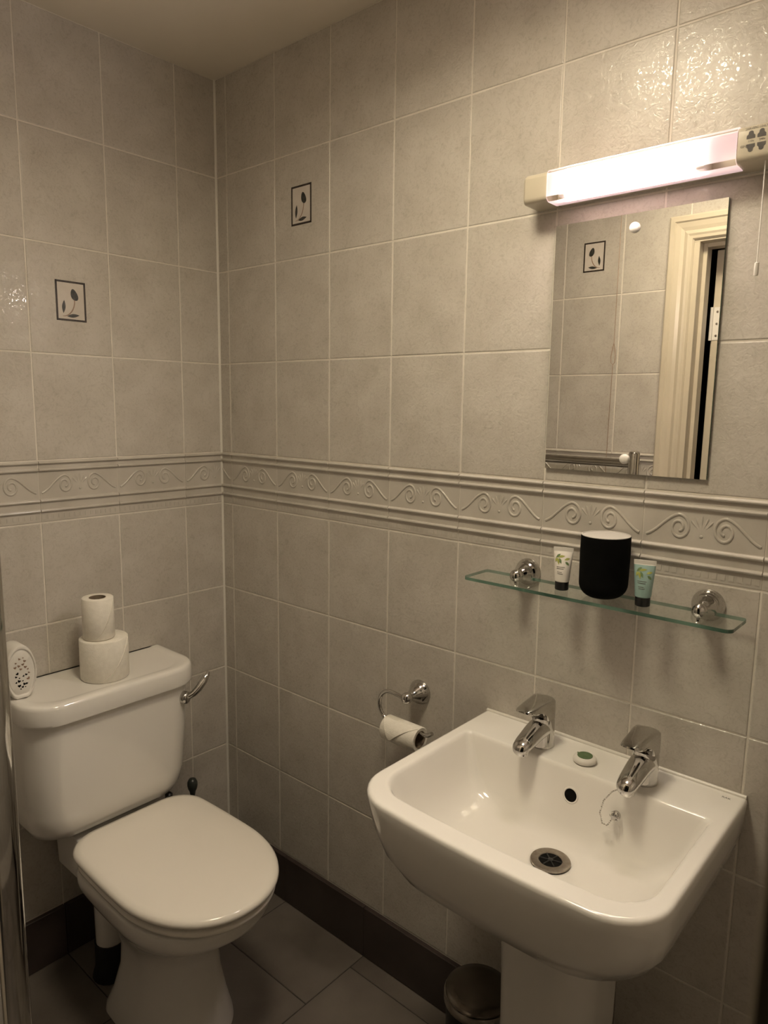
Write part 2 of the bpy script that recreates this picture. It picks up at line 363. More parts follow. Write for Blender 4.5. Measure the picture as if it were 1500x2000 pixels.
def border(which, sa, sb, full_a):
    """border tile covering sa..sb; full_a = start of the uncut tile"""
    wd = sb-sa-0.0016; sc_ = (sa+sb)/2
    k = (round(wd, 4), round(sc_-full_a, 4), which)
    if k not in bcache:
        off = full_a + TW/2 - sc_
        rel = relief_mesh(-wd/2-off+0.001 if which != 'l' else -wd/2-off+0.001, wd/2-off-0.001)
        rel.transform(Matrix.Translation((off, 0, 0)))
        bcache[k] = (border_mesh(wd), rel)
    a, b = bcache[k]
    o = put(which, 'border_tile', a, sc_, (ZA+ZB)/2)
    c = bpy.data.objects.new('scroll_relief', b); C.objects.link(c); c.parent = o
def decor(o):
    """printed tulip panel on a tile, parts of the tile"""
    def flat(name, polys, material, d):
        bm = bmesh.new()
        for poly in polys:
            n = len(poly); prism(bm, poly, 0.0006, (0, -d, 0), (1, 0, 0), (0, 0, 1), (0, 1, 0))
        fix(bm); q = obj(name, bm, material); q.parent = o; return q
    W2, H2, b = 0.0365, 0.0465, 0.0046
    rect = lambda a, b_, c, d: [(a, b_), (c, b_), (c, d), (a, d)]
    flat('print_panel', [rect(-W2, -H2, W2, H2)], m_print, 0.0003)
    flat('print_frame', [rect(-W2, -H2, -W2+b, H2), rect(W2-b, -H2, W2, H2), rect(-W2, H2-b, W2, H2), rect(-W2, -H2, W2, -H2+b)], m_ink, 0.0005)
    bud = [(0.0085*math.cos(a)*(1-0.25*math.sin(a)) + 0.0085 - 0.003*math.sin(a), 0.0135*math.sin(a) + 0.0155) for a in [2*PI*i/18 for i in range(18)]]
    flat('tulip_bud', [bud], m_ink2, 0.0006)
    st = [(-0.021 + 0.030*math.sin(t*PI/2*1.0), -0.036 + 0.039*(1-math.cos(t*PI/2))) for t in [i/8 for i in range(9)]]
    flat('stem', [[(p[0]-0.0012, p[1]+0.0006) for p in st] + [(p[0]+0.0012, p[1]-0.0006) for p in reversed(st)]], m_stem, 0.0005)
    def leaf(cx, cz, ln, wd, ang):
        pts = []
        for i in range(9): t = i/8; pts.append((ln*(t-0.5), wd*math.sin(PI*t)))
        for i in range(1, 8): t = 1-i/8; pts.append((ln*(t-0.5), -wd*math.sin(PI*t)))
        c, s = math.cos(ang), math.sin(ang)
        return [(cx + p[0]*c - p[1]*s, cz + p[0]*s + p[1]*c) for p in pts]
    flat('leaf', [leaf(-0.018, -0.014, 0.031, 0.0042, 1.48)], m_ink2, 0.0006)
    flat('leaf', [leaf(0.004, -0.0335, 0.031, 0.0042, 0.14)], m_ink2, 0.0006)
rows = [(ZA+i*TH, ZA+(i+1)*TH) for i in range(4)] + [(ZB-(i+1)*TH, ZB-i*TH) for i in range(4)]
def tile_wall(which, joints, smax, decors, smin=0.0015):
    ss = [smin] + [j for j in joints if smin < j < smax] + [smax]
    for a, b in zip(ss, ss[1:]):
        if b-a < 0.012: continue
        for za, zb in rows:
            if which == 'f' and b > OX0+0.005 and a < OX1-0.005 and za < OZ:
                for a2, b2, z2 in ((a, min(b, OX0), za), (max(a, OX1), b, za), (max(a, OX0-0.005), min(b, OX1), OZ)):
                    if b2-a2 > 0.02 and zb-z2 > 0.03: put(which, 'tile', tile_mesh(b2-a2-G, zb-z2-G), (a2+b2)/2, (z2+zb)/2)
                continue
            o = put(which, 'tile', tile_mesh(b-a-G, zb-za-G), (a+b)/2, (za+zb)/2)
            for (dx, dz) in decors:
                if a < dx < b and za < dz < zb: decor(o)
        full = next((j for j in ([joints[0]-TW] + joints) if j - 1e-4 <= a < j+TW-1e-4), a)
        if which == 'f':
            if a >= OX0-0.02 and a < OX1: continue
            b = min(b, OX0) if a < OX0 else b
        border(which, a, b, full)
tile_wall('r', [XO+TW*i for i in range(10)], RX, [(0.3466, 1.924)])
# the wall behind the toilet: s counts from the corner, but the tile's own x runs the other way, so build it mirrored in order
def tile_wall_left():
    ss = [0.0015] + [YO+TW*i for i in range(5)] + [-DY-0.0015]
    for a, b in zip(ss, ss[1:]):
        if b-a < 0.012: continue
        for za, zb in rows:
            o = put('l', 'tile', tile_mesh(b-a-G, zb-za-G), (a+b)/2, (za+zb)/2)
            if a < 0.4256 < b and za < 1.6725 < zb: decor(o)
        full = next((j for j in ([YO-TW] + [YO+TW*i for i in range(6)]) if j - 1e-4 <= a < j+TW-1e-4), a)
        # local x of a tile on this wall points to +y (towards the corner): offset flips sign
        wd = b-a-0.0016; sc_ = (a+b)/2; off = -(full + TW/2 - sc_)
        rel = relief_mesh(-wd/2-off+0.001, wd/2-off-0.001); rel.transform(Matrix.Translation((off, 0, 0)))
        o = put('l', 'border_tile', border_mesh(wd), sc_, (ZA+ZB)/2)
        c = bpy.data.objects.new('scroll_relief', rel); C.objects.link(c); c.parent = o
tile_wall_left()
tile_wall('f', [0.145+TW*i for i in range(9)], RX, [(0.645, 1.924)])
tile_wall('e', [0.10+TW*i for i in range(5)], -DY-0.0015, [])
# corner sealant
bm = bmesh.new(); prism(bm, [(0, 0), (0.0045, 0), (0.002, -0.002), (0, -0.0045)], ZC-SK, (0.0, 0.0, SK), (1, 0, 0), (0, 1, 0), (0, 0, 1)); fix(bm)
tag(obj('trim_1', bm, m_sil), 'white silicone bead down the corner between the tiled walls', 'sealant', 'structure')

# ---- skirting tiles
def skirting(name, label, spans, fn):
    root = None
    for a, b in spans:
        bm = fn(a, b)
        if root is None: root = thing(name, label, 'skirting', (0, 0, 0), kind='structure')
        obj('skirting_tile', bm, m_skirt, root)
skirting('baseboard_right', 'dark brown skirting tiles under the washbasin wall', [(0.013, 0.28), (0.281, 0.59), (0.591, 0.90), (0.901, 1.21), (1.211, 1.52), (1.521, 1.83), (1.831, RX)], lambda a, b: nbox((a, -0.012, 0.001), (b, 0.0008, SK-0.001), 0.0012, 1))
skirting('baseboard_left', 'dark brown skirting tiles on the wall behind the toilet', [(0.0, 0.215), (0.216, 0.525), (0.526, 0.835), (0.836, 1.007)], lambda a, b: nbox((-0.0008, -b, 0.001), (0.012, -a-0.0005, SK-0.001), 0.0012, 1))
# ---- floor tiles
cols = [(-0.03, 0.28, 0.095), (0.28, 0.59, 0.095), (0.59, 0.90, -0.06), (0.90, 1.21, 0.095), (1.21, 1.52, -0.06), (1.52, 1.83, 0.095), (1.83, 2.14, -0.06)]
for x0, x1, y0 in cols:
    y = y0 + 0.31
    while y > -1.02:
        a, b = y-0.31, y; y -= 0.31
        xa, xb, ya, yb = max(x0, 0.0)+0.0015, min(x1, RX)-0.0015, max(a, -1.12)+0.0015, min(b, 0.0)-0.0015
        if yb-ya < 0.015 or xb-xa < 0.015: continue
        obj('floor_tile', nbox((xa, ya, -0.01), (xb, yb, 0.0), 0.001, 1), m_floor, floor)

# ---- doorway: lining, architraves, open door leaf
def lining():
    root = thing('door_2', 'cream painted door lining around the doorway', 'door frame', (OX0, DY, 0), kind='structure')
    y0, y1 = DY-T-0.004, DY+0.004
    obj('jamb', nbox((OX0, y0, 0), (OX0+0.028, y1, OZ-0.028), 0.001, 1), m_paint, root)
    obj('jamb', nbox((1.6965, y0, 0), (OX1+0.002, y1, OZ-0.028), 0.001, 1), m_paint, root)
    obj('head', nbox((OX0, y0, OZ-0.028), (OX1+0.002, y1, OZ), 0.001, 1), m_paint, root)
    obj('door_stop', nbox((OX0+0.028, y1-0.075, 0), (OX0+0.040, y1-0.035, OZ-0.028), 0.001, 1), m_paint, root)
    obj('door_stop', nbox((OX0+0.040, y1-0.075, OZ-0.040), (1.6965, y1-0.035, OZ-0.028), 0.001, 1), m_paint, root)
lining()
def architrave():
    root = thing('trim_2', 'cream moulded architrave around the doorway', 'architrave', (OX0, DY, 0), kind='structure')
    pr = [(0, 0.0), (0, 0.016), (0.004, 0.019), (0.016, 0.019), (0.020, 0.015), (0.034, 0.013), (0.044, 0.010), (0.054, 0.0145), (0.060, 0.012), (0.068, 0.0115), (0.072, 0.007), (0.072, 0.0)]
    xi = OX0 + 0.012; zi = OZ - 0.022; xr = 1.706
    Wd = 0.072
    def ring(x, z, sx, sz): return [Vector((x - sx*(Wd-p[0]), DY + p[1], z + sz*(Wd-p[0]))) for p in pr]
    # outer edge first (p=0 is the outer edge)
    bm = bmesh.new(); loft(bm, [ring(xi, 0, 1, 0), ring(xi, zi, 1, 1)]); fix(bm); obj('side_board', bm, m_paint, root)
    bm = bmesh.new(); loft(bm, [ring(xi, zi, 1, 1), ring(xr, zi, -1, 1)]); fix(bm); obj('head_board', bm, m_paint, root)
    bm = bmesh.new(); loft(bm, [ring(xr, zi, -1, 1), ring(xr, 0, -1, 0)]); fix(bm); obj('side_board', bm, m_paint, root)
architrave()
def door_leaf():
    root = thing('door_1', 'cream panel door standing open outside the bathroom', 'door', (1.01, DY-T-0.03, 0), kind='structure')
    x0, x1, y1, y0 = 0.992, 1.027, DY-T-0.014, DY-T-0.014-0.69
    obj('leaf', nbox((x0, y0, 0.008), (x1, y1, OZ-0.034), 0.0015, 1), m_paint, root)
    for z in (0.25, 1.70):
        h = obj('hinge', nbox((x0+0.002, y1-0.0005, z-0.05), (x0+0.027, y1+0.0018, z+0.05), 0.001, 1), m_white, root)
        obj('knuckle', tube(bmesh.new(), [(x0-0.001, y1+0.004, z-0.05), (x0-0.001, y1+0.004, z+0.05)], 0.005, 12), m_white, h, 40)
        for dz in (-0.036, 0, 0.036):
            obj('screw', lathe(bmesh.new(), [(0.0038, 0), (0.0038, 0.0006), (0.001, 0.001)], (x0+0.015, y1+0.0018, z+dz), (0, 1, 0), 10), m_steel, h)
    for zz in ((0.22, 0.85), (1.0, 1.75)):
        obj('panel', nbox((x1-0.0005, y0+0.11, zz[0]), (x1+0.006, y1-0.11, zz[1]), 0.004, 2), m_paint, root)
door_leaf()

# ================================================================== CEILING LIGHT (seen only as a reflection in the tiles)
CLX, CLY = 1.06, -0.60
cl = thing('ceiling_light', 'round ceiling light with added shielding drum, lit, mirrored in the glossy tiles', 'ceiling light', (CLX, CLY, ZC))
obj('drum', lathe(bmesh.new(), [(0.10, 0), (0.150, 0), (0.150, -0.082), (0.148, -0.085), (0.145, -0.085), (0.1435, -0.082), (0.1435, -0.05), (0.10, -0.045)], (CLX, CLY, ZC), (0, 0, 1), 40), m_white, cl, 40)  # unseen deep rim, shaped to hold light back from the upper walls
obj('diffuser', lathe(bmesh.new(), [(0.1430, -0.048), (0.1430, -0.052), (0.10, -0.054), (0.0, -0.055)], (CLX, CLY, ZC), (0, 0, 1), 40), m_dome, cl, 60)

# ================================================================== SHAVER LIGHT over the mirror
LX0, LX1, LZ0, LZ1, LD = 1.004, 1.485, 1.802, 1.852, 0.06
DX0, DX1 = 1.057, 1.370
sl = thing('shaver_light', 'cream shaver light with glowing pinkish diffuser above the mirror', 'wall light', (1.2, 0, 1.80))
def side_section(x, grow=0.0, z0=LZ0, z1=LZ1, d=LD, rr=0.009, back=0.0):
    pts = [(back, z0-grow)]
    for i in range(5): a = PI/2*i/4; pts.append((-(d+grow) + rr - rr*math.sin(a), z0-grow + rr - rr*math.cos(a)))
    for i in range(5): a = PI/2*i/4; pts.append((-(d+grow) + rr - rr*math.cos(a), z1+grow - rr + rr*math.sin(a)))
    pts.append((back, z1+grow))
    return [Vector((x, p[0], p[1])) for p in pts]
def end_cap(x_in, x_out):
    s = 1 if x_out > x_in else -1; bm = bmesh.new()
    rg = [side_section(x_in), side_section(x_out - s*0.010)]
    rg += [side_section(x_out - s*0.0035, -0.001, d=LD-0.0035), side_section(x_out, -0.004, d=LD-0.010)]
    loft(bm, rg); return fix(bm)
lab(obj('end_cap', end_cap(DX0-0.0005, LX0), m_cream, sl, 40), 'plain cream end cap')
so = lab(obj('socket_end', end_cap(DX1+0.0005, LX1), m_cream, sl, 40), 'cream shaver socket end')
bm = bmesh.new(); box(bm, (DX0, -0.020, LZ0+0.0005), (DX1, 0, LZ1-0.0005)); box(bm, (DX0, -0.050, LZ1-0.003), (DX1, -0.0195, LZ1+0.0003)); box(bm, (DX0, -0.037, LZ0+0.0006), (DX1, -0.0195, LZ0+0.0022)); obj('back_plate_baffles', bm, m_cream, sl)  # plate plus added top lip and inner tray that block tube light from the wall
# diffuser: an open ribbed trough
bm = bmesh.new(); K = 40; outer = []
def trough(grow):
    pts = [(-0.021, LZ0-grow)]
    rr = 0.011
    for i in range(6): a = PI/2*i/5; pts.append((-(LD+grow) + rr - rr*math.sin(a), LZ0-grow + rr - rr*math.cos(a)))
    nrib = 14
    z0, z1 = LZ0-grow+rr, LZ1+grow-rr
    for i in range(1, nrib*2): pts.append((-(LD+grow) + (0.0004 if i % 2 else 0), z0 + (z1-z0)*i/(nrib*2)))
    for i in range(6): a = PI/2*i/5; pts.append((-(LD+grow) + rr - rr*math.cos(a), LZ1+grow - rr + rr*math.sin(a)))
    pts.append((-0.021, LZ1+grow)); return pts
oo, ii = trough(0.0022), trough(0.0007)
rings = [[Vector((x, p[0], p[1])) for p in oo] + [Vector((x, p[0], p[1])) for p in reversed(ii)] for x in (DX0, DX1)]
loft(bm, rings); fix(bm)
for fc in bm.faces:                                                # inner skin is clear: the light crosses one frosted layer
    c = fc.calc_center_median()
    if abs(fc.normal.x) < 0.5 and -(LD+0.0015) < c.y and LZ0-0.0015 < c.z < LZ1+0.0015: fc.material_index = 1
lab(obj('diffuser', bm, [m_diff, m_clear], sl, 40), 'pinkish ribbed translucent diffuser')
obj('tube_lamp', tube(bmesh.new(), [(DX0+0.034, -0.039, 1.827), (DX1-0.062, -0.039, 1.827)], 0.0125, 16), m_tube, sl, 40)
for xa, xb in ((DX0+0.020, DX0+0.033), (DX1-0.061, DX1-0.046)):
    obj('lamp_holder_baffle', nbox((xa, -0.056, LZ0+0.003), (xb, -0.018, LZ1-0.003), 0.003), m_white, sl)  # unseen blocks, enlarged to shade both ends of the diffuser from the tube
# sockets and print
def keyhole(x, z, flip):
    s = -1 if flip else 1
    p = [(-0.0058, -0.0052), (0.0058, -0.0052), (0.0058, -0.001), (0.0036, 0.0012), (0.0030, 0.0045), (0.0012, 0.0058), (-0.0012, 0.0058), (-0.0030, 0.0045), (-0.0036, 0.0012), (-0.0058, -0.001)]
    p = [(a, s*b) for a, b in p]
    bm = bmesh.new(); prism(bm, p, 0.001, (x, -LD-0.0004, z), (1, 0, 0), (0, 0, 1), (0, 1, 0)); fix(bm); obj('socket_slot', bm, m_ink, so)
keyhole(1.3885, 1.8372, False); keyhole(1.4030, 1.8372, False); keyhole(1.3890, 1.8195, True); keyhole(1.4035, 1.8195, True)
F = Matrix.Rotation(PI/2, 4, 'X')
def wtext(body, size, x, z): text('lettering', body, size, Matrix.Translation((x, -LD-0.0004, z)) @ F, m_txt, so)
wtext('SHAVERS ONLY', 0.0044, 1.3955, 1.8462); wtext('110v', 0.0042, 1.3890, 1.8285); wtext('240v', 0.0042, 1.4040, 1.8285); wtext('ON', 0.005, 1.3790, 1.8225)
# pull cord of the light
pc = thing('pull_cord', 'thin white pull cord with small pendant hanging from the shaver light', 'pull cord', (1.408, -0.045, 1.64))
obj('cord', tube(bmesh.new(), [(1.4072, -0.045, 1.8035), (1.4078, -0.045, 1.73), (1.4078, -0.045, 1.655)], 0.0008, 8), m_white, pc, 60)
obj('pendant', lathe(bmesh.new(), [(0.0012, 0.020), (0.0032, 0.0185), (0.0034, 0.002), (0.0024, 0.0)], (1.4078, -0.045, 1.638), (0, 0, 1), 14), m_white, pc, 40)

# ================================================================== MIRROR
MX0, MX1, MZ0, MZ1 = 1.050, 1.349, 1.3215, 1.769
mi = thing('wall_mirror', 'frameless rectangular mirror with white screw caps', 'mirror', (1.2, 0, MZ0))
bm = nbox((MX0, -0.0062, MZ0), (MX1, -0.0012, MZ1))
for fc in bm.faces: fc.material_index = 0 if fc.normal.y < -0.9 else 1
obj('glass', bm, [m_mirror, m_gedge], mi)
for x, z in ((1.1995, 1.7450), (1.2075, 1.3480)):
    obj('screw_cap', lathe(bmesh.new(), [(0.0088, 0.0), (0.0088, 0.003), (0.0075, 0.0052), (0.003, 0.0064), (0.0005, 0.0066)], (x, -0.0062, z), (0, -1, 0), 20), m_white, mi, 45)

# ================================================================== GLASS SHELF
SX0, SX1, SY0, SY1, SZ = 0.934, 1.434, -0.106, -0.018, 1.103
sh = thing('glass_shelf', 'clear glass shelf with green edge on two chrome brackets', 'shelf', (1.184, 0, SZ))
bm = bmesh.new(); th = 0.006
rings = [rring(SX0, SX1, SY0, SY1, 0.012, 0.008, z) for z in (SZ-th, SZ)]
loft(bm, rings); fix(bm)
for fc in bm.faces: fc.material_index = 0 if abs(fc.normal.z) > 0.9 else 1
obj('glass', bm, [m_glass, m_gedge], sh)
def rosette(name, x, z, parent, stem=0.052, R=0.0275):
    p = [(R, 0), (R, 0.004), (R*0.94, 0.006), (R*0.93, 0.0085), (R*0.86, 0.0105), (R*0.85, 0.013), (R*0.76, 0.015), (R*0.72, 0.018), (R*0.64, 0.022), (R*0.53, 0.028), (R*0.43, 0.034), (R*0.37, stem-0.0075), (R*0.35, stem-0.006),
         (R*0.40, stem-0.004), (R*0.44, stem), (R*0.46, stem+0.004), (R*0.44, stem+0.009), (R*0.34, stem+0.0135), (R*0.16, stem+0.016), (0.0002, stem+0.0165)]
    return obj(name, lathe(bmesh.new(), p, (x, 0, z), (0, -1, 0), 36), m_chrome, parent, 50)
for x in (1.0215, 1.368):
    b = rosette('bracket', x, SZ+0.006, sh, 0.044)
    obj('grub_screw', lathe(bmesh.new(), [(0.0035, 0), (0.0035, 0.004), (0.002, 0.005)], (x, -0.050, SZ-0.012), (0, 0, 1), 12), m_chrome, b)

# ---- tumbler
tb = thing('tumbler', 'matt black tumbler with white inside on the glass shelf', 'tumbler', (1.2045, -0.058, SZ+0.0005))
R = 0.0465; H = 0.112
prof = [(0.0005, 0.0)] + [(R-0.030 + 0.028*math.sin(a), 0.026 - 0.026*math.cos(a)) for a in [PI/2*i/8 for i in range(9)]] + [(R-0.0015, 0.05), (R-0.001, 0.08), (R-0.0015, H-0.0015), (R-0.002, H)]
obj('shell', lathe(bmesh.new(), prof + [(R-0.0028, H), (R-0.0032, H-0.004), (R-0.0034, 0.03), (R-0.014, 0.008), (0.0004, 0.006)], tb.location, (0, 0, 1), 48, 1.0, 0.94), m_soft, tb, 45)
bm = bmesh.new()
lathe(bm, [(R-0.0022, H-0.0001), (R-0.0024, H+0.0009), (R-0.0046, H+0.0009), (R-0.0052, H-0.001), (R-0.0055, H-0.0045), (R-0.0058, 0.03), (R-0.016, 0.012), (0.0004, 0.010), (0.0003, 0.009), (R-0.0155, 0.0105), (R-0.0045, 0.03), (R-0.0036, H-0.004)], tb.location, (0, 0, 1), 48, 1.0, 0.94)
lab(obj('liner', bm, m_liner, tb, 45), 'white inner liner')

# ---- toiletry tubes
def tube_bottle(name, label, x, y, material, top_mat, rot):
    o = thing(name, label, 'tube', (x, y, SZ+0.0005), 'toiletry tubes on the glass shelf'); z0 = SZ+0.0005
    c, s = math.cos(rot), math.sin(rot)
    obj('cap', lathe(bmesh.new(), [(0.0115, 0), (0.0125, 0.001), (0.0125, 0.0145), (0.012, 0.0155)], (x, y, z0), (0, 0, 1), 24), m_black, o, 40)
    def ring(a, b, z, n=28):
        return [Vector((x + (a*math.cos(t))*c - b*math.sin(t)*s, y + a*math.cos(t)*s + b*math.sin(t)*c, z0+z)) for t in [2*PI*i/n for i in range(n)]]
    prof = [(0.0118, 0.0118, 0.0155), (0.0136, 0.0134, 0.017), (0.0144, 0.0128, 0.028), (0.0155, 0.0105, 0.042), (0.0166, 0.0075, 0.055), (0.0174, 0.004, 0.065), (0.0178, 0.0014, 0.071)]
    bm = bmesh.new(); loft(bm, [ring(*p) for p in prof]); fix(bm)
    body = obj('body', bm, material, o, 40)
    bm = bmesh.new(); loft(bm, [ring(0.0178, 0.0014, 0.071), ring(0.0181, 0.0009, 0.0725), ring(0.0183, 0.0008, 0.0795)]); fix(bm)
    obj('crimp', bm, top_mat, o)
    # printed sprig and lines on the front, hugging the body
    def surf(lx, z):
        for p, q in zip(prof, prof[1:]):
            if p[2] <= z <= q[2]:
                t = (z-p[2])/(q[2]-p[2]); a = p[0]+(q[0]-p[0])*t; b = p[1]+(q[1]-p[1])*t
                yy = -b*math.sqrt(max(0, 1-(lx/a)**2)) - 0.00035
                return Vector((x + lx*c - yy*s, y + lx*s + yy*c, z0+z))
        return Vector((x, y, z0+z))
    def strip(nm, pts, wd, mt):
        bm = bmesh.new(); k = len(pts)
        L_, R_ = [], []
        for i, (px, pz) in enumerate(pts):
            qx, qz = pts[min(i+1, k-1)]; ox, oz = pts[max(i-1, 0)]
            dx, dz = qx-ox, qz-oz; l = math.hypot(dx, dz); ww = wd(i/(k-1)) if callable(wd) else wd
            L_.append(bm.verts.new(surf(px - dz/l*ww, pz + dx/l*ww))); R_.append(bm.verts.new(surf(px + dz/l*ww, pz - dx/l*ww)))
        for i in range(k-1): bm.faces.new((L_[i], L_[i+1], R_[i+1], R_[i]))
        obj(nm, bm, mt, body)
    leafw = lambda t: 0.0021*math.sin(PI*min(max(t, 0.02), 0.98))
    for (ax, az, bx, bz, mt) in ((-0.012, 0.060, -0.004, 0.067, m_green), (-0.009, 0.061, 0.0045, 0.064, m_lime), (-0.010, 0.060, -0.012, 0.052, m_lime), (-0.0085, 0.060, -0.0055, 0.048, m_lime),
                             (-0.006, 0.060, -0.001, 0.050, m_green), (0.004, 0.057, 0.0135, 0.060, m_lime), (0.006, 0.054, 0.0125, 0.0475, m_green)):
        strip('leaf_print', [(ax+(bx-ax)*i/6, az+(bz-az)*i/6 + 0.0006*math.sin(PI*i/6)) for i in range(7)], leafw, mt)
    for (a, b, z) in ((-0.0095, 0.006, 0.0440), (-0.009, 0.004, 0.0408), (-0.0075, 0.0015, 0.0345), (-0.0065, 0.0035, 0.0315)):
        strip('print_line', [(a+(b-a)*i/6, z) for i in range(7)], 0.00045, m_txt)
tube_bottle('lotion_tube', 'small cream toiletry tube with black cap and green leaf print on the shelf', 1.1265, -0.062, m_cream_tube, m_white, 0.25)
tube_bottle('lotion_tube', 'small pale teal toiletry tube with black cap on the glass shelf', 1.2790, -0.064, m_teal_tube, m_white, 0.25)

# ================================================================== TOILET ROLL HOLDER and its roll
hz = 0.7765; hx = 0.7525; hy = -0.056
th_ = thing('toilet_roll_holder', 'chrome hook toilet roll holder on the tiled wall', 'roll holder', (hx, 0, hz))
rosette('rosette', hx, hz, th_, 0.046, 0.029)
pts = [(hx-0.006, hy, hz), (hx-0.020, hy, hz+0.003), (hx-0.036, hy, hz+0.005)] + arc((hx-0.044, hz-0.031), 0.034, 0.036, 80, 245, 14, 'xz', hy)
x1, z1 = pts[-1][0], pts[-1][2]
pts += [(x1+0.02, hy, z1-0.0065), (x1+0.06, hy, z1-0.007), (x1+0.115, hy, z1-0.006), (x1+0.128, hy, z1-0.002), (x1+0.137, hy, z1+0.005)]
obj('hook_bar', tube(bmesh.new(), pts, 0.0048, 12), m_chrome, th_, 60)
barz = z1-0.007
def roll(o, org, axis, R, Rc, ln, twist=0.0):
    """paper sleeve with a hollow core along axis"""
    a, b, ax = frame(axis); org = Vector(org); n = 40
    def rg(rad, h): return [org + ax*h + (a*math.cos(2*PI*i/n) + b*math.sin(2*PI*i/n))*rad for i in range(n)]
    bm = bmesh.new()
    vs = loft(bm, [rg(Rc, 0.001), rg(R-0.002, 0), rg(R, 0.002), rg(R*1.004, ln/2), rg(R, ln-0.002), rg(R-0.002, ln), rg(Rc, ln-0.001)], False, False)
    for i in range(n): bm.faces.new((vs[-1][i], vs[-1][(i+1) % n], vs[0][(i+1) % n], vs[0][i]))
    fix(bm); p = obj('paper', bm, m_paper, o, 50)
    bm = bmesh.new()
    vs = loft(bm, [rg(Rc-0.0002, 0.0005), rg(Rc-0.0002, ln-0.0005), rg(Rc-0.0014, ln-0.0005), rg(Rc-0.0014, 0.0005)], False, False)
    for i in range(n): bm.faces.new((vs[-1][i], vs[-1][(i+1) % n], vs[0][(i+1) % n], vs[0][i]))
    fix(bm); obj('core', bm, m_card, o, 50); return p
rx0, rl, rR, rC = 0.6985, 0.100, 0.0285, 0.0195
rc = Vector((rx0, hy, barz + 0.0048 - rC + 0.0016))
tr = thing('toilet_roll', 'nearly used toilet roll with folded point hanging on the chrome hook', 'toilet roll', (rx0+rl/2, hy, rc.z-rR))
pp = roll(tr, rc, (1, 0, 0), rR, rC, rl)
# folded point: a triangular flap lying over the top and front of the roll
bm = bmesh.new(); grid = []
for j in range(9):
    t = j/8; a = math.radians(108 + 92*t)                  # angle over the top towards the room
    xa = rx0 + rl*(0.0 + 0.30*t); xb = rx0 + rl*(1.0 - 0.64*t)
    row = []
    for i in range(7):
        x = xa + (xb-xa)*i/6; rr = rR + 0.0012 + 0.004*t*t
        row.append((x, rc.y + rr*math.cos(a), rc.z + rr*math.sin(a)))
    grid.append(row)
top_ = [[bm.verts.new(p) for p in row] for row in grid]
bot_ = [[bm.verts.new((p[0], rc.y + (p[1]-rc.y)*0.975, rc.z + (p[2]-rc.z)*0.975)) for p in row] for row in grid]
for A, sgn in ((top_, 1), (bot_, -1)):
    for j in range(8):
        for i in range(6):
            q = (A[j][i], A[j][i+1], A[j+1][i+1], A[j+1][i]); bm.faces.new(q if sgn > 0 else q[::-1])
for j in range(8):
    bm.faces.new((top_[j][0], top_[j+1][0], bot_[j+1][0], bot_[j][0])); bm.faces.new((top_[j][6], bot_[j][6], bot_[j+1][6], top_[j+1][6]))
for i in range(6):
    bm.faces.new((top_[0][i], bot_[0][i], bot_[0][i+1], top_[0][i+1])); bm.faces.new((top_[8][i], top_[8][i+1], bot_[8][i+1], bot_[8][i]))
fix(bm); obj('folded_point', bm, m_paper, tr, 40)

# ================================================================== WASHBASIN
BX, BZ = 1.197, 0.790
wb = thing('washbasin', 'white ceramic washbasin with two taps on a pedestal', 'washbasin', (BX, 0, 0))
bm = bmesh.new()
def br(hw, yf, rf, z, bow=0.012, yb=-0.0015, rb=0.004): return rring(BX-hw, BX+hw, yf, yb, rf, rb, z, bow)
rings = [br(0.120, -0.270, 0.09, 0.612, 0.01, -0.03), br(0.170, -0.335, 0.11, 0.618, 0.01, -0.01), br(0.205, -0.375, 0.115, 0.632, 0.012), br(0.230, -0.402, 0.11, 0.655, 0.013), br(0.246, -0.419, 0.10, 0.690, 0.014),
         br(0.255, -0.427, 0.088, 0.730, 0.015), br(0.2585, -0.430, 0.080, 0.765, 0.015), br(0.260, -0.4315, 0.078, 0.782, 0.015), br(0.2590, -0.4305, 0.077, 0.7875, 0.015), br(0.2560, -0.4275, 0.075, 0.7900, 0.015), br(0.2525, -0.4240, 0.072, 0.7902, 0.015, -0.005)]
def ir(hw, yf, yb, rf, rb, z, bow=0.008, dx=0.0): return rring(BX+dx-hw, BX+dx+hw, yf, yb, rf, rb, z, bow)
rings += [ir(0.2400, -0.4005, -0.1060, 0.064, 0.010, 0.7902, 0.010), ir(0.2365, -0.3970, -0.1090, 0.062, 0.011, 0.7898, 0.010), ir(0.2335, -0.3940, -0.1115, 0.061, 0.012, 0.7875, 0.010), ir(0.2310, -0.3915, -0.1135, 0.061, 0.013, 0.7830, 0.010), ir(0.2285, -0.3895, -0.1155, 0.061, 0.014, 0.7750, 0.010),
          ir(0.2190, -0.3820, -0.1215, 0.062, 0.018, 0.745), ir(0.2080, -0.3730, -0.1270, 0.063, 0.022, 0.715), ir(0.1950, -0.3630, -0.1330, 0.064, 0.028, 0.694), ir(0.1760, -0.3450, -0.1430, 0.064, 0.036, 0.680),
          ir(0.1480, -0.3180, -0.1530, 0.06, 0.04, 0.6730), ir(0.100, -0.278, -0.165, 0.045, 0.04, 0.6690)]
DC = Vector((1.2080, -0.2130, 0.6675))
def to_circle(rg, rad, z): return [Vector((DC.x + rad*(p.x-DC.x)/max(1e-6, math.hypot(p.x-DC.x, p.y-DC.y)), DC.y + rad*(p.y-DC.y)/max(1e-6, math.hypot(p.x-DC.x, p.y-DC.y)), z)) for p in rg]
rings += [to_circle(rings[-1], 0.046, 0.6678), to_circle(rings[-1], 0.037, 0.6670), to_circle(rings[-1], 0.024, 0.656)]
loft(bm, rings); fix(bm)
obj('basin', bm, m_cer, wb, 180)
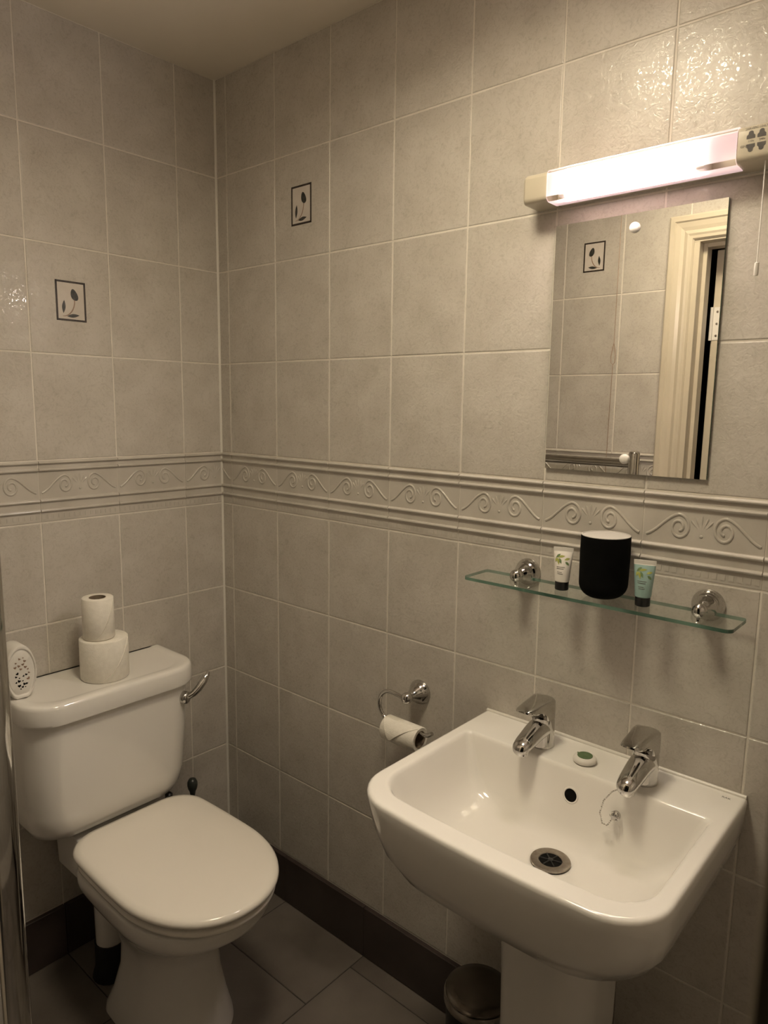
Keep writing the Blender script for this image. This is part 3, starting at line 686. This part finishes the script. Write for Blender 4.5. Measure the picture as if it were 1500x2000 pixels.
# waste
wst = obj('waste', lathe(bmesh.new(), [(0.019, -0.012), (0.019, 0.0005), (0.0205, 0.0022), (0.030, 0.0026), (0.0335, 0.0018), (0.0345, 0.0), (0.022, -0.012)], DC, (0, 0, 1), 40), m_steel, wb, 40)
obj('waste_well', lathe(bmesh.new(), [(0.0192, 0.0009), (0.0192, 0.0012), (0.0002, 0.0012)], DC, (0, 0, 1), 32), m_hole, wst)
for a in (0.3, 0.3+PI/3*1, 0.3+PI/3*2):
    d = Vector((math.cos(a), math.sin(a), 0))*0.0185
    obj('grid_bar', tube(bmesh.new(), [DC-d+Vector((0, 0, 0.0017)), DC+d+Vector((0, 0, 0.0017))], 0.0011, 6), m_black, wst)
obj('grid_hub', lathe(bmesh.new(), [(0.0045, 0.001), (0.0045, 0.0026), (0.002, 0.0032)], DC, (0, 0, 1), 14), m_black, wst)
# overflow
ov = Vector((1.1955, -0.1210, 0.744)); nrm = Vector((0, -1, 0.18)).normalized()
o_ = obj('overflow_rim', lathe(bmesh.new(), [(0.0155, -0.003), (0.0152, 0.0012), (0.0135, 0.0022), (0.0118, 0.0014), (0.0115, -0.003)], ov, nrm, 28), m_cer, wb, 50)
obj('overflow_hole', lathe(bmesh.new(), [(0.0120, -0.002), (0.0120, 0.0013), (0.0002, 0.0013)], ov, nrm, 28), m_hole, o_)
# sealant along the wall, maker's mark
obj('sealant_bead', tube(bmesh.new(), [(BX-0.258, -0.0035, BZ+0.0005), (BX-0.1, -0.003, BZ+0.0012), (BX+0.08, -0.004, BZ+0.001), (BX+0.258, -0.0035, BZ+0.0008)], 0.0042, 8), m_sil, wb, 60)
text('maker_mark', 'RAK', 0.0075, Matrix.Translation((1.4290, -0.0255, BZ+0.0003)), m_txt, wb)
# pedestal
pd = []
for z, hw, yf in ((0.0, 0.104, -0.258), (0.02, 0.102, -0.255), (0.10, 0.094, -0.240), (0.30, 0.089, -0.230), (0.50, 0.092, -0.234), (0.60, 0.098, -0.244), (0.634, 0.101, -0.250)):
    pd.append(rring(BX-hw, BX+hw, yf, -0.075, 0.060, 0.012, z, 0.006))
bm = bmesh.new(); loft(bm, pd); fix(bm); obj('pedestal', bm, m_cer, wb, 60)
obj('waste_pipe', tube(bmesh.new(), [(1.262, -0.045, 0.02), (1.262, -0.045, 0.30), (1.262, -0.045, 0.58)], 0.011, 12), m_steel, wb, 60)

# ---- taps
def tap(label, x, chain):
    y = -0.064; z = BZ
    o = thing('basin_tap', label, 'tap', (x, y, z), 'taps on the washbasin')
    def ell(a, b, cy, zz, n=28, tilt=0.0): return [Vector((x + a*math.cos(t), y + cy + b*math.sin(t), zz + tilt*b*math.sin(t))) for t in [2*PI*i/n for i in range(n)]]
    bm = bmesh.new(); loft(bm, [ell(0.0240, 0.0250, 0, z+0.0003), ell(0.0242, 0.0252, 0, z+0.003), ell(0.0232, 0.0240, 0, z+0.006), ell(0.0228, 0.0236, 0, z+0.030), ell(0.0226, 0.0234, 0, z+0.052, tilt=-0.1), ell(0.0218, 0.0226, 0, z+0.0565, tilt=-0.15)]); fix(bm)
    body = obj('body', bm, m_chrome, o, 50)
    # spout: swells out of the body and drops forward to the nozzle
    bm = bmesh.new(); rg = []
    for (dy, dz, a, b) in ((0.004, 0.036, 0.0215, 0.0195), (-0.020, 0.0375, 0.0212, 0.0195), (-0.038, 0.0345, 0.0205, 0.0180), (-0.056, 0.0300, 0.0195, 0.0162), (-0.072, 0.0260, 0.0182, 0.0148), (-0.084, 0.0225, 0.0160, 0.0125), (-0.0905, 0.0205, 0.0112, 0.0085), (-0.0925, 0.020, 0.0035, 0.0028)):
        rg.append([Vector((x + a*math.cos(t), y+dy + 0.25*b*math.sin(t), z+dz + b*math.sin(t))) for t in [2*PI*i/24 for i in range(24)]])
    loft(bm, rg); fix(bm); obj('spout', bm, m_chrome, o, 60)
    obj('nozzle', lathe(bmesh.new(), [(0.0122, 0.0), (0.0132, 0.002), (0.0132, 0.010)], (x, y-0.075, z+0.0075), (0, 0, 1), 22), m_chrome, o, 40)
    obj('collar', lathe(bmesh.new(), [(0.0185, 0), (0.0185, 0.004)], (x, y, z+0.0555), (0, 0, 1), 28), m_black, o, 40)
    # lever: thick and rounded behind, thinning to a lip in front
    prof = [(0.0205, 0.059), (0.0215, 0.075), (0.0200, 0.088), (0.0140, 0.0955), (0.004, 0.0985), (-0.010, 0.0985), (-0.030, 0.0975), (-0.055, 0.0965), (-0.075, 0.0955), (-0.0815, 0.0935), (-0.0825, 0.0905), (-0.079, 0.0885), (-0.060, 0.0850), (-0.040, 0.0790), (-0.0245, 0.0700), (-0.0195, 0.0620), (-0.0185, 0.059)]
    bm = bmesh.new(); secs = []
    for k in range(-6, 7):
        s = k/6; xx = 0.0232*math.sin(s*PI/2); q = math.sqrt(max(0.0, 1-abs(s)**2.6))
        ring = []
        for (dy, dz) in prof:
            # plan outline: round behind, tapering to a rounded lip in front
            front = max(0, -dy)/0.0825; wf = 1-0.22*front
            cy = dy*(1 - 0.34*(1-q)) if dy < 0 else dy*(0.02+0.98*math.cos(s*PI/2))
            dzz = dz - (0.007*(1-q) if dz > 0.085 else 0)
            ring.append(Vector((x + xx*wf, y + cy, z + dzz)))
        secs.append(ring)
    loft(bm, secs); fix(bm); obj('lever', bm, m_chrome, o, 45)
    if chain:
        pts = [(x-0.010, y-0.075, z+0.013), (x-0.024, y-0.078, z+0.003), (x-0.036, y-0.083, z-0.016), (x-0.041, y-0.084, z-0.040), (x-0.036, y-0.083, z-0.058), (x-0.028, y-0.081, z-0.060), (x-0.024, y-0.078, z-0.052), (x-0.0215, y-0.073, z-0.044)]
        c = obj('chain', tube(bmesh.new(), pts, 0.0006, 6), m_chrome, o)
        V = [Vector(p) for p in pts]; beads = []; acc = 0.0
        bm = bmesh.new()
        for p, q in zip(V, V[1:]):
            l = (q-p).length; t = acc
            while t < l:
                bmesh.ops.create_icosphere(bm, subdivisions=1, radius=0.0017, matrix=Matrix.Translation(p + (q-p)*t/l)); t += 0.0038
            acc = t-l
        b_ = obj('bead', bm, m_chrome, c, 60); b_['kind'] = 'stuff'
        e = V[-1]
        sc_ = obj('chain_stay', lathe(bmesh.new(), [(0.0085, -0.004), (0.0085, 0.001), (0.006, 0.003), (0.0035, 0.004), (0.0035, 0.008), (0.0046, 0.009), (0.003, 0.0115)], e + Vector((0.002, 0.004, 0.0)), nrm, 16), m_chrome, o, 30)
        for i in range(6):
            a = 2*PI*i/6
            obj('knurl', lathe(bmesh.new(), [(0.0022, 0), (0.0022, 0.004), (0.001, 0.005)], e + Vector((0.002 + 0.0066*math.cos(a), 0.003, 0.0066*math.sin(a))), nrm, 8), m_chrome, sc_, 50)
tap('chrome lever basin tap without a chain', 1.103, False)
tap('chrome lever basin tap with the ball chain hanging from it', 1.3035, True)

# ---- soap
sp = thing('soap', 'round white guest soap with a green printed label between the taps', 'soap', (1.197, -0.074, BZ))
obj('cake', lathe(bmesh.new(), [(0.017, 0.0003), (0.0205, 0.003), (0.0215, 0.0065), (0.0205, 0.010), (0.0165, 0.0128), (0.0005, 0.0135)], sp.location, (0, 0, 1), 36), m_white, sp, 60)
lb = obj('label', lathe(bmesh.new(), [(0.0138, 0.0128), (0.0138, 0.0141), (0.0005, 0.0143)], sp.location, (0, 0, 1), 32), m_soapg, sp, 40)
bm = bmesh.new(); prism(bm, [(0, -0.0016), (0.005, 0), (0, 0.0016)], 0.0008, (1.197-0.0165, -0.074+0.003, BZ+0.0128), (1, 0, 0), (0, 1, 0), (0, 0, 1)); fix(bm); obj('label_tip', bm, m_soapg, lb)

# ================================================================== TOILET
TY = -0.434
wc = thing('toilet', 'white close coupled toilet with closed lid and cistern', 'toilet', (0.3, TY, 0))
def dshape(xb, xf, hw, xm, rb, z, n=24, yo=0.0):
    """D outline: straight rounded back at xb, ellipse from xm to xf"""
    half = []
    for i in range(n+1):
        a = PI/2*i/n; half.append((xm + (xf-xm)*math.cos(a)**0.94, hw*math.sin(a)**0.94))
    for i in range(1, 7): half.append((xm + (xb+rb-xm)*i/7, hw*(1-0.03*(i/7)**2)))
    for i in range(9):
        a = PI/2*i/8; half.append((xb+rb - rb*math.sin(a), hw*0.97-rb + rb*math.cos(a)))
    for i in range(1, 5): half.append((xb, (hw*0.97-rb)*(1-i/5)))
    pts = half + [(p[0], -p[1]) for p in reversed(half[1:-1])] if False else half + [(p[0], -p[1]) for p in reversed(half)][0:-1]
    # drop the duplicate front point
    return [Vector((p[0], TY+yo+p[1], z)) for p in pts]
def stack(rows_): bm = bmesh.new(); loft(bm, [dshape(*q) for q in rows_]); return fix(bm)
XM = 0.440
# lid and seat
lid = obj('lid', stack([(0.205, 0.646, 0.152, XM, 0.070, 0.4085), (0.193, 0.658, 0.164, XM, 0.070, 0.4095), (0.186, 0.6665, 0.1715, XM, 0.075, 0.4125), (0.184, 0.6690, 0.1738, XM, 0.077, 0.4180), (0.185, 0.6680, 0.1730, XM, 0.077, 0.4240), (0.189, 0.6630, 0.1680, XM, 0.074, 0.4290), (0.200, 0.651, 0.157, XM, 0.070, 0.4318), (0.25, 0.60, 0.110, XM, 0.05, 0.4330)]), m_seat, wc, 60)
seat = obj('seat', stack([(0.225, 0.640, 0.148, XM, 0.06, 0.3855), (0.214, 0.654, 0.161, XM, 0.06, 0.3872), (0.209, 0.6610, 0.1675, XM, 0.06, 0.3910), (0.209, 0.6620, 0.1685, XM, 0.06, 0.3970), (0.213, 0.656, 0.163, XM, 0.06, 0.4025), (0.224, 0.644, 0.151, XM, 0.06, 0.4050), (0.235, 0.63, 0.14, XM, 0.06, 0.4086)]), m_seat, wc, 60)
for s_ in (-1, 1): obj('hinge', tube(bmesh.new(), [(0.190, TY+s_*0.062, 0.404), (0.190, TY+s_*0.098, 0.404)], 0.0095, 14), m_seat, wc, 50)
# pan
bm = stack([(0.215, 0.522, 0.118, 0.38, 0.05, 0.0), (0.217, 0.519, 0.116, 0.38, 0.05, 0.015), (0.235, 0.504, 0.105, 0.38, 0.05, 0.06), (0.252, 0.488, 0.094, 0.38, 0.05, 0.13), (0.255, 0.486, 0.092, 0.38, 0.05, 0.19),
            (0.245, 0.497, 0.102, 0.38, 0.05, 0.232), (0.235, 0.530, 0.120, 0.39, 0.05, 0.265), (0.225, 0.577, 0.140, 0.40, 0.05, 0.297), (0.215, 0.616, 0.156, 0.42, 0.05, 0.325), (0.205, 0.636, 0.163, XM, 0.05, 0.343), (0.203, 0.642, 0.165, XM, 0.05, 0.356), (0.203, 0.6435, 0.1655, XM, 0.05, 0.374), (0.205, 0.6405, 0.163, XM, 0.05, 0.3780), (0.212, 0.632, 0.155, XM, 0.05, 0.3795), (0.235, 0.61, 0.13, XM, 0.05, 0.3860)])
pan = obj('pan', bm, m_cer, wc, 70)
bm = bmesh.new(); loft(bm, [rring(0.012, 0.215, TY-0.112, TY+0.112, 0.03, 0.03, 0.29), rring(0.012, 0.218, TY-0.117, TY+0.117, 0.035, 0.035, 0.396), rring(0.014, 0.215, TY-0.114, TY+0.114, 0.033, 0.033, 0.3995)]); fix(bm)
obj('platform', bm, m_cer, wc, 50)
# outlet
ot = obj('outlet', tube(bmesh.new(), [(0.20, TY-0.030, 0.300), (0.165, TY-0.040, 0.250), (0.152, TY-0.044, 0.200), (0.150, TY-0.044, 0.082)], [0.050, 0.044, 0.036, 0.034], 20), m_cer, wc, 60)
obj('pan_connector', tube(bmesh.new(), [(0.150, TY-0.044, 0.095), (0.150, TY-0.044, 0.03), (0.150, TY-0.044, 0.001)], [0.038, 0.038, 0.046], 20), m_black, wc, 60)
# cistern
CY0, CY1 = -0.662, -0.222
def cring(x1, ya, yb, rr, z, nc=18):
    pts = []
    def cn(cx, cy, a0):
        for i in range(nc+1): a = a0+PI/2*i/nc; pts.append(Vector((cx+rr*math.cos(a), cy+rr*math.sin(a), z)))
    pts += [Vector((0.0015, yb, z)), Vector((0.0015, ya, z))]
    cn(x1-rr, ya+rr, -PI/2); cn(x1-rr, yb-rr, 0)
    return pts
bm = bmesh.new()
loft(bm, [cring(0.110, -0.575, -0.310, 0.05, 0.4080), cring(0.145, -0.610, -0.278, 0.07, 0.4110), cring(0.166, -0.630, -0.259, 0.075, 0.424), cring(0.177, -0.640, -0.2490, 0.075, 0.446), cring(0.183, -0.645, -0.2440, 0.07, 0.487), cring(0.190, -0.650, -0.238, 0.07, 0.60), cring(0.193, -0.652, -0.235, 0.07, 0.722)]); fix(bm)
obj('cistern', bm, m_cer, wc, 60)
bm = bmesh.new()
loft(bm, [cring(0.203, -0.658, -0.227, 0.074, 0.7200), cring(0.208, -0.662, -0.223, 0.078, 0.7225), cring(0.2095, -0.663, -0.222, 0.078, 0.728), cring(0.2085, -0.662, -0.2225, 0.078, 0.760), cring(0.2065, -0.6605, -0.2245, 0.077, 0.7665), cring(0.202, -0.657, -0.229, 0.074, 0.7695), cring(0.194, -0.650, -0.236, 0.072, 0.7700), cring(0.184, -0.640, -0.246, 0.070, 0.7697), cring(0.177, -0.633, -0.253, 0.068, 0.7680), cring(0.172, -0.628, -0.257, 0.066, 0.7675), cring(0.10, -0.57, -0.31, 0.05, 0.7675)]); fix(bm)
lidc = obj('cistern_lid', bm, m_cer, wc, 45)
# flush lever
lv = obj('flush_lever', tube(bmesh.new(), [(0.197, -0.262, 0.684), (0.202, -0.250, 0.690), (0.206, -0.236, 0.702), (0.207, -0.222, 0.717), (0.205, -0.210, 0.731), (0.203, -0.204, 0.738)], [0.0075, 0.0085, 0.0095, 0.0095, 0.0080, 0.0045], 14), m_chrome, wc, 60)
obj('boss', lathe(bmesh.new(), [(0.0165, -0.010), (0.0165, 0.004), (0.0150, 0.009), (0.009, 0.0125), (0.0005, 0.0135)], (0.1865, -0.266, 0.680), (0.92, 0.39, 0), 24), m_chrome, lv, 50)
obj('cistern_bolt', lathe(bmesh.new(), [(0.010, 0), (0.010, 0.022), (0.006, 0.026)], (0.150, -0.300, 0.388), (0, 0, 1), 14), m_black, wc, 40)

# ---- rolls on the cistern
rz = 0.768
t1 = thing('toilet_roll', 'full white toilet roll standing on the cistern lid', 'toilet roll', (0.108, -0.438, rz))
roll(t1, (0.108, -0.438, rz), (0, 0, 1), 0.0565, 0.020, 0.1005)
t2 = thing('toilet_roll', 'slim part-used toilet roll stacked on top of the full roll', 'toilet roll', (0.108, -0.449, rz+0.1015))
roll(t2, (0.108, -0.449, rz+0.1015), (0, 0, 1), 0.0365, 0.0195, 0.1005)
def seam(o, cx, cy, R, z0, z1, a0, a1):
    """the loose diagonal edge of the last sheet"""
    bm = bmesh.new(); pts = []
    k = 16; A, B = [], []
    for i in range(k+1):
        t = i/k; a = math.radians(a0 + (a1-a0)*t); z = z0 + (z1-z0)*t**1.5
        A.append((cx+(R+0.0022)*math.cos(a), cy+(R+0.0022)*math.sin(a), z)); a2 = a + 0.09
        B.append((cx+(R+0.0003)*math.cos(a2), cy+(R+0.0003)*math.sin(a2), z))
    D_ = [(cx+(R-0.001)*math.cos(math.radians(a0+(a1-a0)*i/k)), cy+(R-0.001)*math.sin(math.radians(a0+(a1-a0)*i/k)), A[i][2]) for i in range(k+1)]
    loft(bm, [[Vector(A[i]), Vector(B[i]), Vector(D_[i])] for i in range(k+1)]); fix(bm); obj('loose_edge', bm, m_paper, o, 40)
seam(t1, 0.108, -0.438, 0.0565, rz+0.004, rz+0.0985, -38, 44)
seam(t2, 0.108, -0.449, 0.0365, rz+0.106, rz+0.200, -40, 40)

# ---- air freshener
af = thing('air_freshener', 'white plastic air freshener with cut-out heart pattern on the cistern', 'air freshener', (0.085, -0.634, 0.769))
def egg(sc_, n=36):
    pts = []
    for i in range(n):
        a = 2*PI*i/n - PI/2; p = (0.0345*math.cos(a), 0.060 + 0.0655*math.sin(a)); pts.append(((p[0])*sc_, max(0.0 + 0.008*(1-sc_)*8, 0.060 + (p[1]-0.060)*sc_)))
    return pts
def eggring(sc_, x): return [Vector((x, -0.634 + p[0], 0.7695 + p[1])) for p in egg(sc_)]
bm = bmesh.new(); loft(bm, [eggring(0.90, 0.052), eggring(0.97, 0.055), eggring(1.0, 0.063), eggring(1.0, 0.104), eggring(0.97, 0.109), eggring(0.90, 0.1105), eggring(0.86, 0.1095), eggring(0.84, 0.1078), eggring(0.80, 0.1078), eggring(0.78, 0.1090), eggring(0.5, 0.1095)]); fix(bm)
ab = obj('case', bm, m_white, af, 50)
def heart(s): return [(s*1.1*math.sin(t)**3, s*(0.85*math.cos(t) - 0.33*math.cos(2*t) - 0.13*math.cos(3*t))) for t in [2*PI*i/14 for i in range(14)]]
hs = [(-0.003, 0.094, 2.6), (0.005, 0.095, 1.6), (0.008, 0.087, 3.0), (-0.011, 0.086, 2.0), (-0.013, 0.076, 3.0), (-0.005, 0.078, 3.0), (0.004, 0.080, 3.0), (0.009, 0.073, 3.2), (-0.001, 0.070, 2.8), (0.014, 0.067, 2.0),
      (-0.009, 0.061, 3.0), (-0.012, 0.054, 2.4), (-0.005, 0.050, 1.6), (0.004, 0.053, 2.2), (0.010, 0.055, 2.6), (0.016, 0.058, 2.2), (-0.006, 0.043, 3.4), (-0.012, 0.041, 2.2), (0.002, 0.042, 1.6), (0.014, 0.045, 3.6), (-0.006, 0.032, 3.6), (0.005, 0.034, 3.2), (0.010, 0.034, 2.6), (0.001, 0.028, 2.6), (-0.003, 0.024, 1.6), (0.007, 0.027, 1.4)]
for i, (a, b, s) in enumerate(hs):
    bm = bmesh.new(); ang = random.uniform(-0.7, 0.7); c, sn = math.cos(ang), math.sin(ang)
    hp = [(p[0]*c-p[1]*sn, p[0]*sn+p[1]*c) for p in heart(0.001*s)]
    prism(bm, hp, 0.0008, (0.1091, -0.634+a, 0.7695+b), (0, 1, 0), (0, 0, 1), (1, 0, 0)); fix(bm)
    obj('cut_out', bm, m_hole if b < 0.062 and a < 0.0125 else m_stem, ab)

# ---- toilet brush
tbz = thing('toilet_brush', 'dark grey toilet brush with ball-ended handle behind the toilet', 'toilet brush', (0.088, -0.187, 0))
obj('handle', lathe(bmesh.new(), [(0.006, 0.10), (0.0065, 0.30), (0.0068, 0.335), (0.0085, 0.346), (0.0125, 0.354), (0.0145, 0.364), (0.0140, 0.374), (0.0095, 0.383), (0.0005, 0.386)], (0.088, -0.187, 0), (0, 0, 1), 20), m_gash, tbz, 60)
obj('holder', lathe(bmesh.new(), [(0.05, 0.0), (0.051, 0.008), (0.042, 0.02), (0.038, 0.12), (0.040, 0.14), (0.012, 0.142)], (0.088, -0.187, 0), (0, 0, 1), 24), m_gash, tbz, 40)

# ================================================================== PEDAL BIN
pbx, pby = 1.018, -0.122
pb = thing('pedal_bin', 'small round pedal bin with dark steel lid beside the pedestal', 'bin', (pbx, pby, 0))
obj('body', lathe(bmesh.new(), [(0.067, 0.0), (0.070, 0.004), (0.070, 0.018), (0.067, 0.02), (0.067, 0.214), (0.066, 0.216)], (pbx, pby, 0), (0, 0, 1), 44), m_black, pb, 40)
obj('rim', lathe(bmesh.new(), [(0.0695, 0.214), (0.072, 0.217), (0.0725, 0.231), (0.0710, 0.235), (0.060, 0.2355)], (pbx, pby, 0), (0, 0, 1), 44), m_chrome_d, pb, 40)
obj('lid', lathe(bmesh.new(), [(0.0690, 0.2355), (0.0695, 0.2390), (0.0660, 0.2425), (0.050, 0.2465), (0.025, 0.2490), (0.0005, 0.2500)], (pbx, pby, 0), (0, 0, 1), 44), m_binlid, pb, 50)
obj('pedal', nbox((pbx-0.025, pby-0.100, 0.010), (pbx+0.025, pby-0.066, 0.018), 0.003), m_black, pb)

# ================================================================== TOWEL RADIATOR (right column in view, top bar in the mirror)
tx0, tx1, ty, tzb, tzt = 0.33, 0.848, -0.952, 0.30, 1.306
tr_ = thing('towel_radiator', 'chrome ladder towel radiator on the wall by the doorway', 'radiator', (0.59, ty, 0))
def column(x):
    n = 24; rg = []
    def sec(z, k): return [Vector((x + 0.0155*k*math.copysign(abs(math.cos(t))**0.75, math.cos(t)), ty + 0.0205*k*math.copysign(abs(math.sin(t))**0.8, math.sin(t)), z)) for t in [2*PI*i/n for i in range(n)]]
    bm = bmesh.new(); loft(bm, [sec(tzb, 0.7), sec(tzb+0.006, 1), sec(tzt-0.008, 1), sec(tzt-0.002, 0.85), sec(tzt, 0.55)]); return fix(bm)
for x in (tx0, tx1): obj('column', column(x), m_chrome, tr_, 50)
for z in (1.267, 1.185, 1.10, 0.98, 0.905, 0.83, 0.755, 0.64, 0.565, 0.49, 0.415, 0.34):
    obj('rail', tube(bmesh.new(), [(tx0, ty+0.004, z), (0.5, ty+0.004, z), (tx1, ty+0.004, z)], 0.0145, 18), m_chrome, tr_, 60)
for x in (tx0+0.06, tx1-0.06):
    for z in (1.21, 0.45):
        obj('wall_bracket', lathe(bmesh.new(), [(0.016, 0), (0.016, 0.006), (0.009, 0.008), (0.009, 0.066)], (x, DY, z), (0, 1, 0), 18), m_chrome, tr_, 40)

# ---- ceiling pull cord, seen in the mirror
lc = thing('light_pull_cord', 'thin knotted pull cord from the ceiling, seen in the mirror', 'pull cord', (0.745, -0.985, ZC))
obj('switch', lathe(bmesh.new(), [(0.040, 0), (0.040, -0.02), (0.032, -0.028), (0.006, -0.032)], (0.745, -0.985, ZC), (0, 0, 1), 28), m_white, lc, 40)
cx_, cy_ = 0.745, -0.985
obj('cord', tube(bmesh.new(), [(cx_, cy_, ZC-0.03), (cx_, cy_, 1.9), (cx_, cy_, 1.64)], 0.0009, 6), m_stem, lc)
obj('cord_loop', tube(bmesh.new(), [(cx_, cy_, 1.642), (cx_-0.004, cy_, 1.625), (cx_-0.0075, cy_, 1.60), (cx_-0.006, cy_, 1.582), (cx_, cy_, 1.575), (cx_+0.006, cy_, 1.582), (cx_+0.0072, cy_, 1.60), (cx_+0.004, cy_, 1.625), (cx_, cy_, 1.642)], 0.0011, 6), m_stem, lc)
obj('cord', tube(bmesh.new(), [(cx_, cy_, 1.575), (cx_-0.002, cy_, 1.40), (cx_-0.003, cy_, 1.16)], 0.0009, 6), m_stem, lc)
obj('pendant', lathe(bmesh.new(), [(0.002, 0.04), (0.007, 0.034), (0.008, 0.01), (0.005, 0.0)], (cx_-0.003, cy_, 1.125), (0, 0, 1), 16), m_white, lc, 50)
